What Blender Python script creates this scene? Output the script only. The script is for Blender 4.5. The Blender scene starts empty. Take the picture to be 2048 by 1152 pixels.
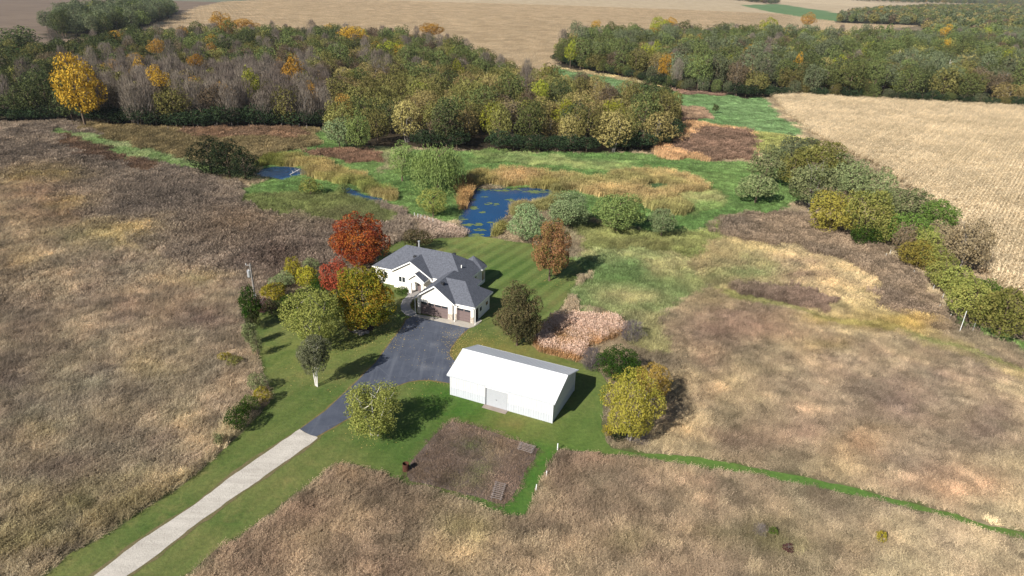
import bpy, math, random
import numpy as np
from mathutils import Vector, Matrix
random.seed(7); RNG = np.random.default_rng(11)
D = bpy.data; C = bpy.context.scene; COL = C.collection
rad = math.radians
# ------------------------------------------------------------------ camera
PITCH, ROLL, CAMH, F = rad(24.6), rad(1.73), 46.0, 1365.0
_f = np.array([0, math.cos(PITCH), -math.sin(PITCH)]); _u0 = np.array([0, math.sin(PITCH), math.cos(PITCH)])
_x0 = np.array([1.0, 0, 0])
CX = _x0*math.cos(ROLL)+_u0*math.sin(ROLL); CU = -_x0*math.sin(ROLL)+_u0*math.cos(ROLL); CF = _f
cam = D.cameras.new('camera'); camo = D.objects.new('camera', cam); COL.objects.link(camo); C.camera = camo
camo.matrix_world = Matrix(((CX[0], CU[0], -CF[0], 0), (CX[1], CU[1], -CF[1], 0), (CX[2], CU[2], -CF[2], CAMH), (0, 0, 0, 1)))
cam.sensor_width = 36; cam.lens = F/2048*36; cam.clip_start = 0.5; cam.clip_end = 30000
# ------------------------------------------------------------------ light
SUN_AZ, SUN_EL = rad(49.4), rad(35.5)          # direction the shadows run (from +x towards +y), sun height
w = D.worlds.new('World'); C.world = w; w.use_nodes = True
wn = w.node_tree; bg = wn.nodes['Background']
sky = wn.nodes.new('ShaderNodeTexSky'); sky.sky_type = 'NISHITA'; sky.sun_disc = False
sky.sun_elevation = SUN_EL; sky.sun_rotation = rad(220.6); sky.altitude = 300; sky.air_density = 1.0; sky.dust_density = 0.8
wn.links.new(sky.outputs[0], bg.inputs[0]); bg.inputs[1].default_value = 0.055
sun = D.lights.new('sun', 'SUN'); sun.energy = 4.9; sun.angle = rad(0.53); sun.color = (1, 0.955, 0.88)
so = D.objects.new('sun', sun); COL.objects.link(so)
sd = Vector((math.cos(SUN_AZ)*math.cos(SUN_EL), math.sin(SUN_AZ)*math.cos(SUN_EL), -math.sin(SUN_EL)))
so.rotation_euler = sd.to_track_quat('-Z', 'Y').to_euler(); so.location = (-60, -60, 120)
C.view_settings.view_transform = 'Standard'; C.view_settings.look = 'None'
C.view_settings.gamma = 1; C.view_settings.use_curve_mapping = False; C.view_settings.exposure = 0.82
C.render.engine = 'CYCLES'
try:
    C.cycles.max_bounces = 6; C.cycles.transparent_max_bounces = 6; C.cycles.diffuse_bounces = 3
except Exception: pass
# ------------------------------------------------------------------ survey: pixel of the photograph -> place on the ground
def g(px, py, z=0.0):
    px = np.asarray(px, float); py = np.asarray(py, float)
    d = CX[:, None]*np.atleast_1d(px-1024)/F - CU[:, None]*np.atleast_1d(py-576)/F + CF[:, None]
    t = (z-CAMH)/d[2]
    r = np.stack([d[0]*t, d[1]*t], -1)
    return r[0] if px.ndim == 0 else r
def proj(X, Y, Z=0.0):
    X = np.asarray(X, float); Y = np.asarray(Y, float); Z = np.asarray(Z, float)-CAMH
    zc = X*CF[0]+Y*CF[1]+Z*CF[2]
    return 1024+F*(X*CX[0]+Y*CX[1]+Z*CX[2])/zc, 576-F*(X*CU[0]+Y*CU[1]+Z*CU[2])/zc
# ------------------------------------------------------------------ noise
def _h(ix, iy, s):
    n = (ix.astype(np.int64)*374761393 + iy.astype(np.int64)*668265263 + s*1442695041) & 0x7fffffff
    n = ((n ^ (n >> 13))*1274126177) & 0x7fffffff
    return ((n ^ (n >> 16)) & 0xffff)/65535.0
def vn(x, y, s=0):
    ix = np.floor(x); iy = np.floor(y); fx = x-ix; fy = y-iy
    fx = fx*fx*(3-2*fx); fy = fy*fy*(3-2*fy); ix = ix.astype(np.int64); iy = iy.astype(np.int64)
    a = _h(ix, iy, s); b = _h(ix+1, iy, s); c = _h(ix, iy+1, s); d = _h(ix+1, iy+1, s)
    return (a*(1-fx)+b*fx)*(1-fy)+(c*(1-fx)+d*fx)*fy
def fbm(x, y, s=0, o=4):
    r = 0; a = 0.5; t = 0
    for i in range(o):
        r = r+a*vn(x, y, s+i*17); t += a; a *= .5; x = x*2.03+5.1; y = y*2.03+1.7
    return r/t
def lin(c, k=1.0):
    return tuple(k*(((v/255+0.055)/1.055)**2.4 if v > 10 else v/255/12.92) for v in c)
def inpoly(px, py, poly):
    ins = np.zeros(px.shape, bool); n = len(poly)
    xs = [p[0] for p in poly]; ys = [p[1] for p in poly]
    m = (px >= min(xs)) & (px <= max(xs)) & (py >= min(ys)) & (py <= max(ys))
    if not m.any(): return ins
    qx = px[m]; qy = py[m]; r = np.zeros(qx.shape, bool)
    for i in range(n):
        x1, y1 = poly[i]; x2, y2 = poly[i-1]
        if y1 == y2: continue
        c = ((y1 > qy) != (y2 > qy)) & (qx < (x2-x1)*(qy-y1)/(y2-y1)+x1)
        r ^= c
    ins[m] = r
    return ins
# ------------------------------------------------------------------ object helpers
def tag(o, label=None, cat=None, group=None, kind=None):
    if label: o['label'] = label
    if cat: o['category'] = cat
    if group: o['group'] = group
    if kind: o['kind'] = kind
    return o
def mesh(name, V, Fc, mats=(), mi=None, smooth=False):
    me = D.meshes.new(name)
    if isinstance(V, np.ndarray) and isinstance(Fc, np.ndarray):
        k = Fc.shape[1]; me.vertices.add(len(V)); me.vertices.foreach_set('co', V.astype(np.float32).ravel())
        me.loops.add(Fc.size); me.loops.foreach_set('vertex_index', Fc.astype(np.int32).ravel())
        me.polygons.add(len(Fc)); me.polygons.foreach_set('loop_start', np.arange(0, Fc.size, k, dtype=np.int32))
        me.update(calc_edges=True)
    else:
        me.from_pydata([tuple(v) for v in V], [], [tuple(f) for f in Fc]); me.update()
    for m in mats: me.materials.append(m)
    if mi is not None: me.polygons.foreach_set('material_index', np.asarray(mi, np.int32))
    if smooth: me.polygons.foreach_set('use_smooth', np.ones(len(me.polygons), bool))
    return me
def obj(name, me, parent=None, loc=None, rot=None, scl=None):
    o = D.objects.new(name, me); COL.objects.link(o)
    if parent is not None: o.parent = parent
    if loc is not None: o.location = loc
    if rot is not None: o.rotation_euler = rot
    if scl is not None: o.scale = scl
    return o
class MB:
    def __init__(s): s.V = []; s.F = []
    def add(s, V, Fc):
        b = len(s.V); s.V += [tuple(map(float, v)) for v in V]; s.F += [tuple(b+i for i in f) for f in Fc]; return s
    def box(s, x0, x1, y0, y1, z0, z1):
        return s.add([(x0,y0,z0),(x1,y0,z0),(x1,y1,z0),(x0,y1,z0),(x0,y0,z1),(x1,y0,z1),(x1,y1,z1),(x0,y1,z1)],
                     [(0,3,2,1),(4,5,6,7),(0,1,5,4),(1,2,6,5),(2,3,7,6),(3,0,4,7)])
    def tube(s, p, q, r0, r1, n=8, cap=True):
        p = Vector(p); q = Vector(q); d = (q-p).normalized()
        a = d.orthogonal().normalized(); b = d.cross(a); V = []
        for c, r in ((p, r0), (q, r1)):
            for i in range(n):
                t = 2*math.pi*i/n; V.append(c+a*r*math.cos(t)+b*r*math.sin(t))
        Fc = [(i, (i+1) % n, n+(i+1) % n, n+i) for i in range(n)]
        if cap: Fc += [tuple(range(n))[::-1], tuple(range(n, 2*n))]
        return s.add(V, Fc)
    def prism(s, poly, d):      # poly: 3D points, d: offset vector
        n = len(poly); V = list(poly)+[(p[0]+d[0], p[1]+d[1], p[2]+d[2]) for p in poly]
        return s.add(V, [tuple(range(n))[::-1], tuple(range(n, 2*n))]+[(i, (i+1) % n, n+(i+1) % n, n+i) for i in range(n)])
    def build(s, name, mat, parent=None, **k):
        return obj(name, mesh(name, s.V, s.F, [mat] if mat else []), parent, **k)
# ------------------------------------------------------------------ materials
class NT:
    def __init__(s, name):
        s.m = D.materials.new(name); s.m.use_nodes = True; s.t = s.m.node_tree; s.t.nodes.clear()
        s.out = s.t.nodes.new('ShaderNodeOutputMaterial')
    def n(s, ty, ins=None, **k):
        nd = s.t.nodes.new(ty)
        for a, v in k.items(): setattr(nd, a, v)
        for a, v in (ins or {}).items():
            i = nd.inputs[a]
            if hasattr(v, 'is_output') or isinstance(v, bpy.types.NodeSocket): s.t.links.new(v, i)
            else: i.default_value = v
        return nd
    def math(s, op, a, b=0.0, c=0.0):
        nd = s.t.nodes.new('ShaderNodeMath'); nd.operation = op
        for i, v in enumerate((a, b, c)):
            if isinstance(v, bpy.types.NodeSocket): s.t.links.new(v, nd.inputs[i])
            else: nd.inputs[i].default_value = v
        return nd.outputs[0]
    def mix(s, f, a, b, bt='MIX'):
        nd = s.t.nodes.new('ShaderNodeMix'); nd.data_type = 'RGBA'; nd.blend_type = bt
        for i, v in ((0, f), (6, a), (7, b)):
            if isinstance(v, bpy.types.NodeSocket): s.t.links.new(v, nd.inputs[i])
            else: nd.inputs[i].default_value = v if i == 0 else ((*v, 1) if len(v) == 3 else v)
        return nd.outputs[2]
    def noise(s, vec, sc, det=4, ro=.55, dist=0):
        return s.n('ShaderNodeTexNoise', {'Vector': vec, 'Scale': sc, 'Detail': det, 'Roughness': ro, 'Distortion': dist}).outputs[0]
    def rng(s, v, a, b, c=0.0, d=1.0):
        return s.n('ShaderNodeMapRange', {'Value': v, 'From Min': a, 'From Max': b, 'To Min': c, 'To Max': d}).outputs[0]
    def pos(s): return s.n('ShaderNodeNewGeometry').outputs['Position']
    def oco(s): return s.n('ShaderNodeTexCoord').outputs['Object']
    def bump(s, h, st=.3, d=.05): return s.n('ShaderNodeBump', {'Height': h, 'Strength': st, 'Distance': d}).outputs[0]
    def surf(s, col, rough=.8, nrm=None, spec=.3, metal=0.0, **k):
        p = s.n('ShaderNodeBsdfPrincipled'); 
        def st(a, v):
            if isinstance(v, bpy.types.NodeSocket): s.t.links.new(v, p.inputs[a])
            else: p.inputs[a].default_value = (*v, 1) if isinstance(v, (tuple, list)) and len(v) == 3 else v
        st('Base Color', col); st('Roughness', rough); st('Specular IOR Level', spec); st('Metallic', metal)
        if nrm is not None: st('Normal', nrm)
        s.t.links.new(p.outputs[0], s.out.inputs[0]); return s.m
def plain(name, c, rough=.7, spec=.3, var=.15, sc=3, metal=0.0, k=1.0, bump=0):
    t = NT(name); v = t.oco(); n1 = t.noise(v, sc, 5)
    c = lin(c, k); a = tuple(x*(1-var) for x in c); b = tuple(min(1, x*(1+var)) for x in c)
    return t.surf(t.mix(t.rng(n1, .3, .7), a, b), rough, t.bump(n1, .5, bump) if bump else None, spec, metal)
def leafmat(name, cols, k=.9, sc=.35, trans=.22):
    t = NT(name); rnd = t.n('ShaderNodeNewGeometry').outputs['Random Per Island']
    tc = t.n('ShaderNodeTexCoord').outputs['Object']
    orn = t.n('ShaderNodeObjectInfo').outputs['Random']
    nz = t.noise(tc, 1.6, 3); f = t.math('ADD', t.math('MULTIPLY', rnd, .55), t.rng(nz, .3, .7, 0, .45))
    cr = t.n('ShaderNodeValToRGB', {'Fac': f}); e = cr.color_ramp.elements
    e[0].position = .15; e[0].color = (*lin(cols[0], k), 1); e[1].position = .85; e[1].color = (*lin(cols[-1], k), 1)
    for i, c in enumerate(cols[1:-1]):
        q = e.new(.15+.7*(i+1)/(len(cols)-1)); q.color = (*lin(c, k), 1)
    hs = t.n('ShaderNodeHueSaturation', {'Hue': t.rng(orn, 0, 1, .488, .512), 'Value': t.rng(orn, 0, 1, .72, 1.3), 'Color': cr.outputs[0]})
    d = t.n('ShaderNodeBsdfDiffuse', {'Color': hs.outputs[0]}); tr = t.n('ShaderNodeBsdfTranslucent', {'Color': hs.outputs[0]})
    mx = t.n('ShaderNodeMixShader', {'Fac': trans, 1: d.outputs[0], 2: tr.outputs[0]})
    t.t.links.new(mx.outputs[0], t.out.inputs[0]); return t.m
KG = 0.70    # sunlit picture colour -> surface colour
# ================================================================== ZONES OF THE LAND (outlines surveyed on the photograph)
LAWN = [(80,1160),(92,1152),(133,1116),(251,1045),(337,990),(412,935),(455,892),(502,849),(530,815),(545,795),(535,760),(524,735),(521,722),(512,674),(504,639),(514,628),(546,621),(573,607),(610,592),(640,560),(700,555),(745,545),(765,500),(800,482),(864,477),(935,474),(959,472),(988,476),(1024,483),(1065,488),(1110,500),(1150,520),(1168,545),(1157,558),(1148,573),(1118,621),(1100,640),(1075,660),(1063,690),(1077,704),(1112,713),(1156,725),(1180,733),(1200,745),(1218,770),(1208,800),(1203,857),(1212,885),(1220,897),(1304,909),(1396,915),(1470,929),(1563,946),(1679,969),(1771,994),(1887,1022),(1956,1045),(2048,1064),(2300,1130),(2300,1150),(2048,1078),(1980,1061),(1864,1029),(1748,999),(1679,985),(1563,960),(1493,946),(1396,934),(1331,922),(1253,911),(1155,902),(1117,897),(1092,935),(1072,976),(1051,1029),(1018,1035),(980,1019),(943,1004),(885,981),(842,970),(816,970),(784,953),(750,941),(718,930),(686,928),(666,927),(640,951),(569,1006),(487,1065),(432,1100),(369,1152),(300,1210),(0,1210)]
BACKLAWN = [(870,484),(935,475),(959,473),(988,477),(1024,484),(1063,489),(1108,501),(1148,521),(1165,545),(1146,572),(1117,620),(1085,640),(1000,600),(940,560),(860,520),(850,495)]
ASPH = [(600,859),(650,823),(699,778),(751,726),(782,684),(806,652),(812,640),(827,633),(938,657),(925,668),(914,680),(902,696),(899,710),(910,724),(915,745),(903,767),(875,763),(860,760.5),(838,761),(817,764),(789,774),(760,792),(725,820),(692,840),(643,868),(633,873.5),(622,871),(610,866)]
GRAV = [(600,859),(610,866),(622,871),(633,873.5),(637,877),(600,903),(549,939),(463,998),(377,1061),(306,1116),(255,1152),(120,1255),(40,1260),(100,1215),(188,1152),(275,1085),(392,1010),(471,947),(530,907)]
APRON = [(824,628),(905,640.5),(912,640),(948,648.5),(955,638),(964,641.5),(958,648),(948,654),(938,657),(827,633)]
WALK = [(824,634),(812,631),(803,622),(801,612),(805,601),(815,592),(829,583),(846,580),(852,586),(838,592),(826,600),(820,609),(822,618),(834,627)]
GARDEN = [(905,843),(950,852),(1010,874),(1055,889),(1078,897),(1068,918),(1052,943),(1036,975),(1020,1000),(1008,1010),(985,1007),(945,992),(885,975),(845,966),(818,962),(812,950),(824,925),(850,893),(880,860)]
POND = [(944,384),(951,377),(975,379),(1002,377),(1030,378),(1054,375),(1080,377),(1102,380),(1109,390),(1091,397),(1070,402),(1047,408),(1030,414),(1020,421),(1014,432),(1009,442),(1000,455),(988,464),(979,473),(960,474),(938,474),(928,464),(920,452),(917,440),(918,430),(925,418),(931,408),(938,396)]
POND2 = [(505,350),(515,343),(528,336),(553,333),(580,334),(598,336),(622,346),(610,350),(590,352),(578,357),(566,360),(548,357),(528,354)]
POND3 = [(684,372),(702,377),(731,390),(766,397),(772,402),(750,405),(730,401),(715,396),(690,389),(683,380)]
WOODL = [(-260,262),(-60,246),(130,243),(165,247),(300,256),(420,258),(560,254),(655,258),(700,292),(800,296),(880,296),(960,300),(1100,303),(1200,306),(1300,305),(1345,272),(1358,246),(1340,228),(1290,214),(1210,203),(1120,190),(1050,172),(980,150),(920,120),(860,98),(700,86),(400,88),(250,96),(170,112),(60,128),(-260,135)]
WOODR = [(1108,122),(1130,138),(1180,143),(1260,156),(1370,184),(1440,190),(1500,197),(1530,186),(1700,199),(1850,206),(2048,216),(2330,232),(2330,78),(2048,80),(1870,86),(1830,92),(1640,86),(1400,85),(1250,88),(1130,98)]
WOODC = [(90,78),(170,76),(235,74),(300,52),(350,34),(345,20),(250,26),(150,40),(100,58)]
B = (0,0,0)
# polygon, class, colour A, colour B, height
ZONES = [
 ([(-900,-500),(2900,-500),(2900,1700),(-900,1700)], 'grass', (156,141,116), (128,115,95), .6),
 ([(-900,440),(0,440),(200,470),(420,560),(520,600),(545,780),(500,850),(90,1160),(-900,1700)], 'grass', (152,138,118), (128,116,100), .8),
 ([(369,1152),(640,945),(720,925),(1010,1030),(1120,895),(1400,940),(1500,1160),(1500,1700),(300,1700)], 'grass', (156,138,114), (130,114,96), .6),
 # far fields
 ([(-900,-300),(2900,-300),(2900,60),(1830,52),(1108,136),(1060,160),(960,160),(-900,150)], 'far_corn', (200,180,150), (184,164,134), 1),
 ([(-900,-300),(560,-300),(480,0),(400,13),(330,42),(230,66),(100,90),(0,86),(-900,120)], 'plowed', (136,118,104), (118,102,92), 0),
 ([(-900,-300),(700,-300),(560,-1),(440,4),(350,2),(200,-6)], 'far_pasture', (120,130,112), (140,140,120), 0),
 ([(-200,89),(60,88),(62,98),(0,112),(-200,128)], 'pasture', (84,140,72), (72,120,62), .3),
 ([(1480,10),(1560,8),(1700,30),(1690,45),(1600,34),(1540,24)], 'far_pasture', (98,132,86), (112,140,94), 0),
 ([(1380,-60),(1700,-2),(1760,8),(1730,14),(1620,6),(1500,0)], 'far_corn', (210,190,158), (196,174,142), 0),
 # corn field on the right
 ([(1530,182),(1700,196),(2048,212),(2900,260),(2900,900),(2200,700),(2048,606),(1990,572),(1950,520),(1900,450),(1840,395),(1760,340),(1680,300),(1620,268),(1580,235)], 'corn', (222,204,172), (206,188,156), 1),
 # goldenrod field upper left
 ([(-900,250),(0,243),(140,243),(200,262),(380,340),(500,385),(640,378),(760,400),(820,435),(838,470),(760,510),(700,525),(600,560),(520,590),(470,592),(400,560),(330,520),(250,475),(180,460),(140,425),(0,330),(-900,420)], 'forb', (126,114,100), (106,96,86), .9),
 ([(140,243),(300,258),(610,252),(640,262),(640,300),(510,330),(380,322),(220,282)], 'forb', (110,98,72), (96,86,62), .8),
 ([(380,254),(500,252),(616,252),(614,276),(380,278)], 'forb', (116,94,74), (102,84,68), .9),
 ([(100,254),(220,278),(380,316),(450,338),(525,358),(505,364),(380,343),(200,296),(120,270)], 'grass', (138,142,104), (108,126,80), .5),
 ([(260,296),(380,322),(460,342),(430,344),(330,322)], 'pasture', (108,132,80), (122,138,88), .4),
 ([(120,268),(210,298),(330,332),(300,350),(200,318),(120,285)], 'forb', (98,80,64), (86,70,58), .7),
 # pasture round the ponds
 ([(480,392),(500,372),(525,356),(505,330),(560,305),(640,290),(620,270),(655,262),(700,290),(800,298),(960,300),(1200,306),(1345,308),(1410,322),(1500,325),(1600,345),(1612,392),(1590,425),(1500,425),(1420,445),(1340,470),(1200,440),(1100,400),(950,370),(920,420),(900,440),(830,432),(790,412),(700,400),(640,384),(560,390)], 'pasture', (114,136,82), (98,124,72), .35),
 ([(480,392),(560,386),(640,378),(720,400),(800,430),(760,450),(640,440),(560,430),(500,410)], 'grass', (112,118,74), (96,104,64), .6),
 ([(600,300),(720,300),(790,310),(800,330),(700,322),(640,314)], 'forb', (110,88,72), (96,78,64), .8),
 ([(740,292),(830,300),(800,340),(770,350),(755,325)], 'grass', (146,142,108), (118,126,84), .6),
 ([(940,290),(1100,300),(1010,322),(950,330)], 'grass', (128,136,88), (100,120,70), .6),
 # far pasture behind the wood
 ([(1110,130),(1200,147),(1290,160),(1370,184),(1440,190),(1528,196),(1560,226),(1612,270),(1590,282),(1500,270),(1420,250),(1355,240),(1345,225),(1290,210),(1210,198),(1120,185),(1060,166)], 'pasture', (118,142,96), (104,130,84), .35),
 ([(1290,150),(1370,170),(1445,184),(1440,192),(1370,188),(1290,166)], 'forb', (120,96,82), (104,86,74), .8),
 ([(1120,133),(1240,148),(1350,176),(1340,180),(1230,156),(1120,140)], 'grass', (176,158,120), (150,140,104), .5),
 ([(1350,214),(1400,215),(1425,238),(1360,245)], 'forb', (136,112,96), (116,98,80), .8),
 ([(1310,305),(1340,275),(1352,252),(1420,250),(1500,266),(1502,320),(1420,322),(1330,318)], 'reeds', (208,174,132), (190,156,118), .8),
 ([(1385,272),(1410,256),(1498,266),(1500,320),(1430,321),(1372,308),(1350,300)], 'forb', (108,88,74), (90,74,62), 1.3),
 ([(1500,266),(1620,285),(1640,310),(1560,320),(1500,300)], 'forb', (124,122,76), (108,110,66), 1.2),
 # reeds
 ([(948,352),(1000,350),(1060,352),(1112,352),(1108,380),(1050,374),(1000,376),(950,376)], 'reeds', (188,162,118), (150,140,88), 1),
 ([(1110,350),(1200,362),(1240,350),(1290,344),(1340,346),(1400,366),(1432,392),(1385,428),(1330,430),(1290,412),(1230,392),(1160,384),(1112,388)], 'reeds', (184,162,116), (152,146,96), .9),
 ([(1010,305),(1200,320),(1300,335),(1230,345),(1060,332),(1000,325)], 'grass', (136,142,94), (106,128,78), .6),
 ([(1350,392),(1440,380),(1470,400),(1440,425),(1380,432)], 'grass', (144,142,98), (112,128,78), .7),
 ([(1270,376),(1300,370),(1340,373),(1345,381),(1310,386),(1275,383)], 'pasture', (88,110,72), (78,100,66), .7),
 ([(560,312),(600,316),(660,332),(720,352),(790,388),(798,404),(770,402),(735,388),(700,374),(650,360),(622,345),(598,334),(560,331)], 'reeds', (180,160,110), (134,138,80), .9),
 ([(506,340),(530,322),(560,315),(580,330),(553,332),(528,335)], 'reeds', (140,134,74), (116,118,62), .8),
 ([(920,362),(945,364),(948,372),(936,396),(928,408),(918,420),(905,416),(908,396)], 'reeds', (176,142,98), (150,128,84), 1),
 ([(1020,421),(1047,408),(1090,398),(1110,392),(1150,398),(1100,412),(1050,425),(1020,440)], 'reeds', (176,154,112), (140,136,88), .8),
 ([(975,470),(990,452),(1008,440),(1016,455),(1012,480),(990,478)], 'reeds', (146,140,84), (110,122,64), .8),
 ([(832,432),(852,436),(880,445),(915,455),(938,466),(934,474),(895,476),(866,474),(850,460)], 'plume', (196,176,158), (160,144,124), .5),
 # hill of brown forbs right, golden grass in it
 ([(1150,478),(1300,478),(1420,500),(1440,560),(1380,590),(1320,620),(1320,700),(1250,690),(1232,650),(1170,612),(1120,622),(1150,572),(1168,545)], 'pasture', (112,130,84), (158,152,110), .5),
 ([(1150,440),(1340,466),(1420,450),(1500,440),(1560,470),(1480,500),(1420,520),(1300,500),(1160,505)], 'grass', (132,134,86), (112,118,72), .6),
 ([(1380,520),(1450,470),(1560,480),(1700,540),(1760,600),(1860,660),(2048,735),(2048,760),(1850,700),(1700,640),(1540,600),(1440,590)], 'grass', (164,148,112), (136,124,92), .7),
 ([(1410,462),(1460,445),(1500,432),(1560,425),(1620,438),(1700,470),(1760,500),(1830,555),(1900,625),(1946,668),(1900,668),(1850,640),(1790,600),(1720,555),(1640,520),(1560,490),(1490,480)], 'forb', (112,98,82), (92,82,71), .95),
 ([(1550,480),(1640,505),(1700,530),(1745,560),(1720,602),(1600,590),(1530,565)], 'grass', (174,156,122), (150,134,106), .7),
 ([(1480,580),(1530,572),(1660,590),(1655,618),(1600,615),(1520,600)], 'forb', (108,92,80), (92,80,70), .9),
 ([(1740,575),(1800,590),(1880,640),(1900,672),(1830,655),(1760,620)], 'forb', (108,94,80), (90,80,70), .9),
 ([(1430,572),(1500,590),(1640,622),(1800,660),(1960,700),(2048,730),(2048,738),(1950,712),(1780,672),(1600,632),(1480,604)], 'grass', (148,142,98), (126,126,80), .35),
 ([(1900,600),(1950,640),(2048,690),(2300,790),(2300,840),(2048,712),(1960,672),(1925,640)], 'pasture', (96,128,66), (110,130,76), .35),
 # pampas grass stand
 ([(1064,690),(1070,660),(1085,640),(1115,630),(1160,632),(1200,645),(1228,665),(1225,690),(1195,705),(1165,728),(1112,716),(1077,706)], 'plume', (200,162,118), (184,148,108), .74),
 ([(1146,578),(1160,556),(1166,560),(1150,590),(1130,624),(1120,640),(1108,640),(1120,618)], 'forb', (140,126,106), (118,106,90), .8),
 ([(502,849),(455,892),(412,935),(337,990),(251,1045),(133,1116),(100,1108),(230,1035),(320,978),(400,918),(440,880),(490,838)], 'grass', (166,152,124), (140,126,100), 1.15),
 (LAWN, 'none', (98,112,60), (80,98,48), .15),
 (GARDEN, 'weeds', (136,116,100), (110,94,80), .4),
 (WOODL, 'wood', (92,78,60), (66,58,46), 0), (WOODR, 'wood', (86,76,58), (62,56,44), 0), (WOODC, 'wood', (80,76,58), (60,56,44), 0),
 ([(1668,46),(1700,30),(1800,20),(1900,14),(2060,12),(2400,16),(2400,90),(1860,86),(1842,52)], 'wood', (90,84,66), (70,68,54), 0),
 (POND, 'none', (90,80,60), (70,66,50), 0), (POND2, 'none', (80,70,50), (70,60,45), 0), (POND3, 'none', (80,70,50), (70,60,45), 0),
]
CLS = ['none','grass','forb','pasture','reeds','plume','weeds','corn','far_corn','far_pasture','wood','plowed']
# soft stains of colour: x, y, rx, ry, colour, strength
BLOBS = [(60,400,90,55,(132,110,90),.7),(110,430,60,30,(130,108,88),.5),(275,458,45,12,(178,156,112),.8),(95,352,80,18,(132,118,70),.7),(150,410,50,14,(140,124,74),.5),
 (40,300,80,30,(78,70,62),.6),(330,390,90,35,(84,76,68),.8),(170,330,60,20,(78,70,62),.7),(500,450,90,30,(112,92,70),.6),(640,415,70,30,(116,118,72),.6),(560,520,90,40,(86,72,64),.8),(700,450,60,30,(92,78,68),.7),
 (30,520,60,60,(160,140,104),.6),(200,470,110,22,(160,148,98),.6),(160,600,160,60,(150,132,112),.5),(60,690,90,50,(108,96,84),.7),(130,790,100,50,(122,120,108),.7),(40,745,60,25,(90,80,74),.8),(280,720,80,40,(120,106,92),.4),
 (310,740,60,40,(128,116,84),.5),(90,860,60,60,(164,148,112),.5),(120,980,80,50,(104,92,80),.6),(60,1060,80,60,(128,122,74),.7),(200,1010,80,40,(134,128,80),.6),(300,960,60,30,(172,158,122),.7),(200,1080,60,30,(168,156,124),.6),(400,880,60,30,(172,152,116),.6),(480,760,40,60,(160,140,114),.4),
 (250,830,70,40,(112,100,84),.5),(420,480,60,30,(96,84,72),.5),(330,600,100,40,(138,116,96),.5),(420,640,60,30,(116,92,88),.4),(480,690,30,60,(150,132,108),.5),(390,560,70,15,(168,152,112),.6),
 (760,975,90,36,(96,84,72),.85),(870,1010,60,30,(104,94,76),.7),(1130,960,50,40,(104,90,76),.6),(1040,1050,60,28,(88,78,68),.8),(960,1040,60,30,(118,114,74),.6),(900,1090,110,40,(160,142,108),.5),(620,1050,80,50,(138,116,96),.6),(520,1110,80,40,(132,108,92),.6),(660,950,40,20,(178,150,116),.6),
 (1120,905,40,14,(176,154,118),.8),(1090,970,14,50,(182,164,128),.6),(1200,940,90,20,(128,104,88),.6),(1340,1000,60,20,(96,84,70),.3),(1480,1080,90,30,(112,104,76),.6),(1250,1100,80,40,(124,116,80),.5),(1560,1120,70,30,(110,110,70),.6),(1700,1090,90,30,(178,158,124),.6),(1850,1120,80,30,(168,150,124),.5),(1820,1040,60,18,(140,122,108),.5),
 (1450,650,90,40,(120,100,90),.8),(1400,720,60,60,(142,118,100),.6),(1560,660,120,30,(150,122,102),.6),(1500,760,90,40,(178,158,122),.6),(1350,760,40,30,(168,152,116),.5),(1660,700,80,22,(142,124,86),.7),(1830,660,60,14,(158,132,78),.7),(1650,640,70,14,(142,126,72),.7),(1780,655,70,16,(146,128,74),.7),
 (1700,760,120,40,(160,138,122),.6),(1800,800,90,50,(124,106,98),.6),(1620,840,100,40,(140,116,104),.5),(1920,750,80,40,(150,130,116),.5),(1980,850,60,50,(118,102,92),.7),(1850,900,90,50,(178,156,134),.6),(1720,890,60,30,(176,138,104),.5),(1900,970,90,30,(164,128,104),.6),(1780,960,80,25,(170,142,122),.6),(1500,870,80,30,(126,106,92),.7),(1640,930,90,20,(176,154,120),.6),(1350,860,60,30,(172,152,114),.6),(1420,600,60,20,(150,140,96),.5),
 (1440,540,60,30,(158,146,106),.5),(1260,600,70,20,(178,162,124),.5),(1230,560,50,16,(100,126,72),.5),(1330,560,40,20,(96,108,66),.5),(1260,645,40,16,(104,102,78),.7),(1280,490,90,14,(112,100,66),.5),(1600,520,40,10,(120,100,90),.6),(1620,555,50,14,(120,100,88),.7),(1500,545,50,22,(100,120,74),.6),(1420,560,40,18,(96,112,66),.6),
 (1150,450,40,20,(120,126,80),.5),(940,930,50,20,(98,86,80),.6),(930,895,40,20,(96,88,82),.6),(970,905,50,26,(120,116,84),.4),(925,940,40,16,(104,118,70),.8),(935,885,26,10,(110,122,74),.7),(1010,900,30,12,(150,124,100),.6)]
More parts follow.
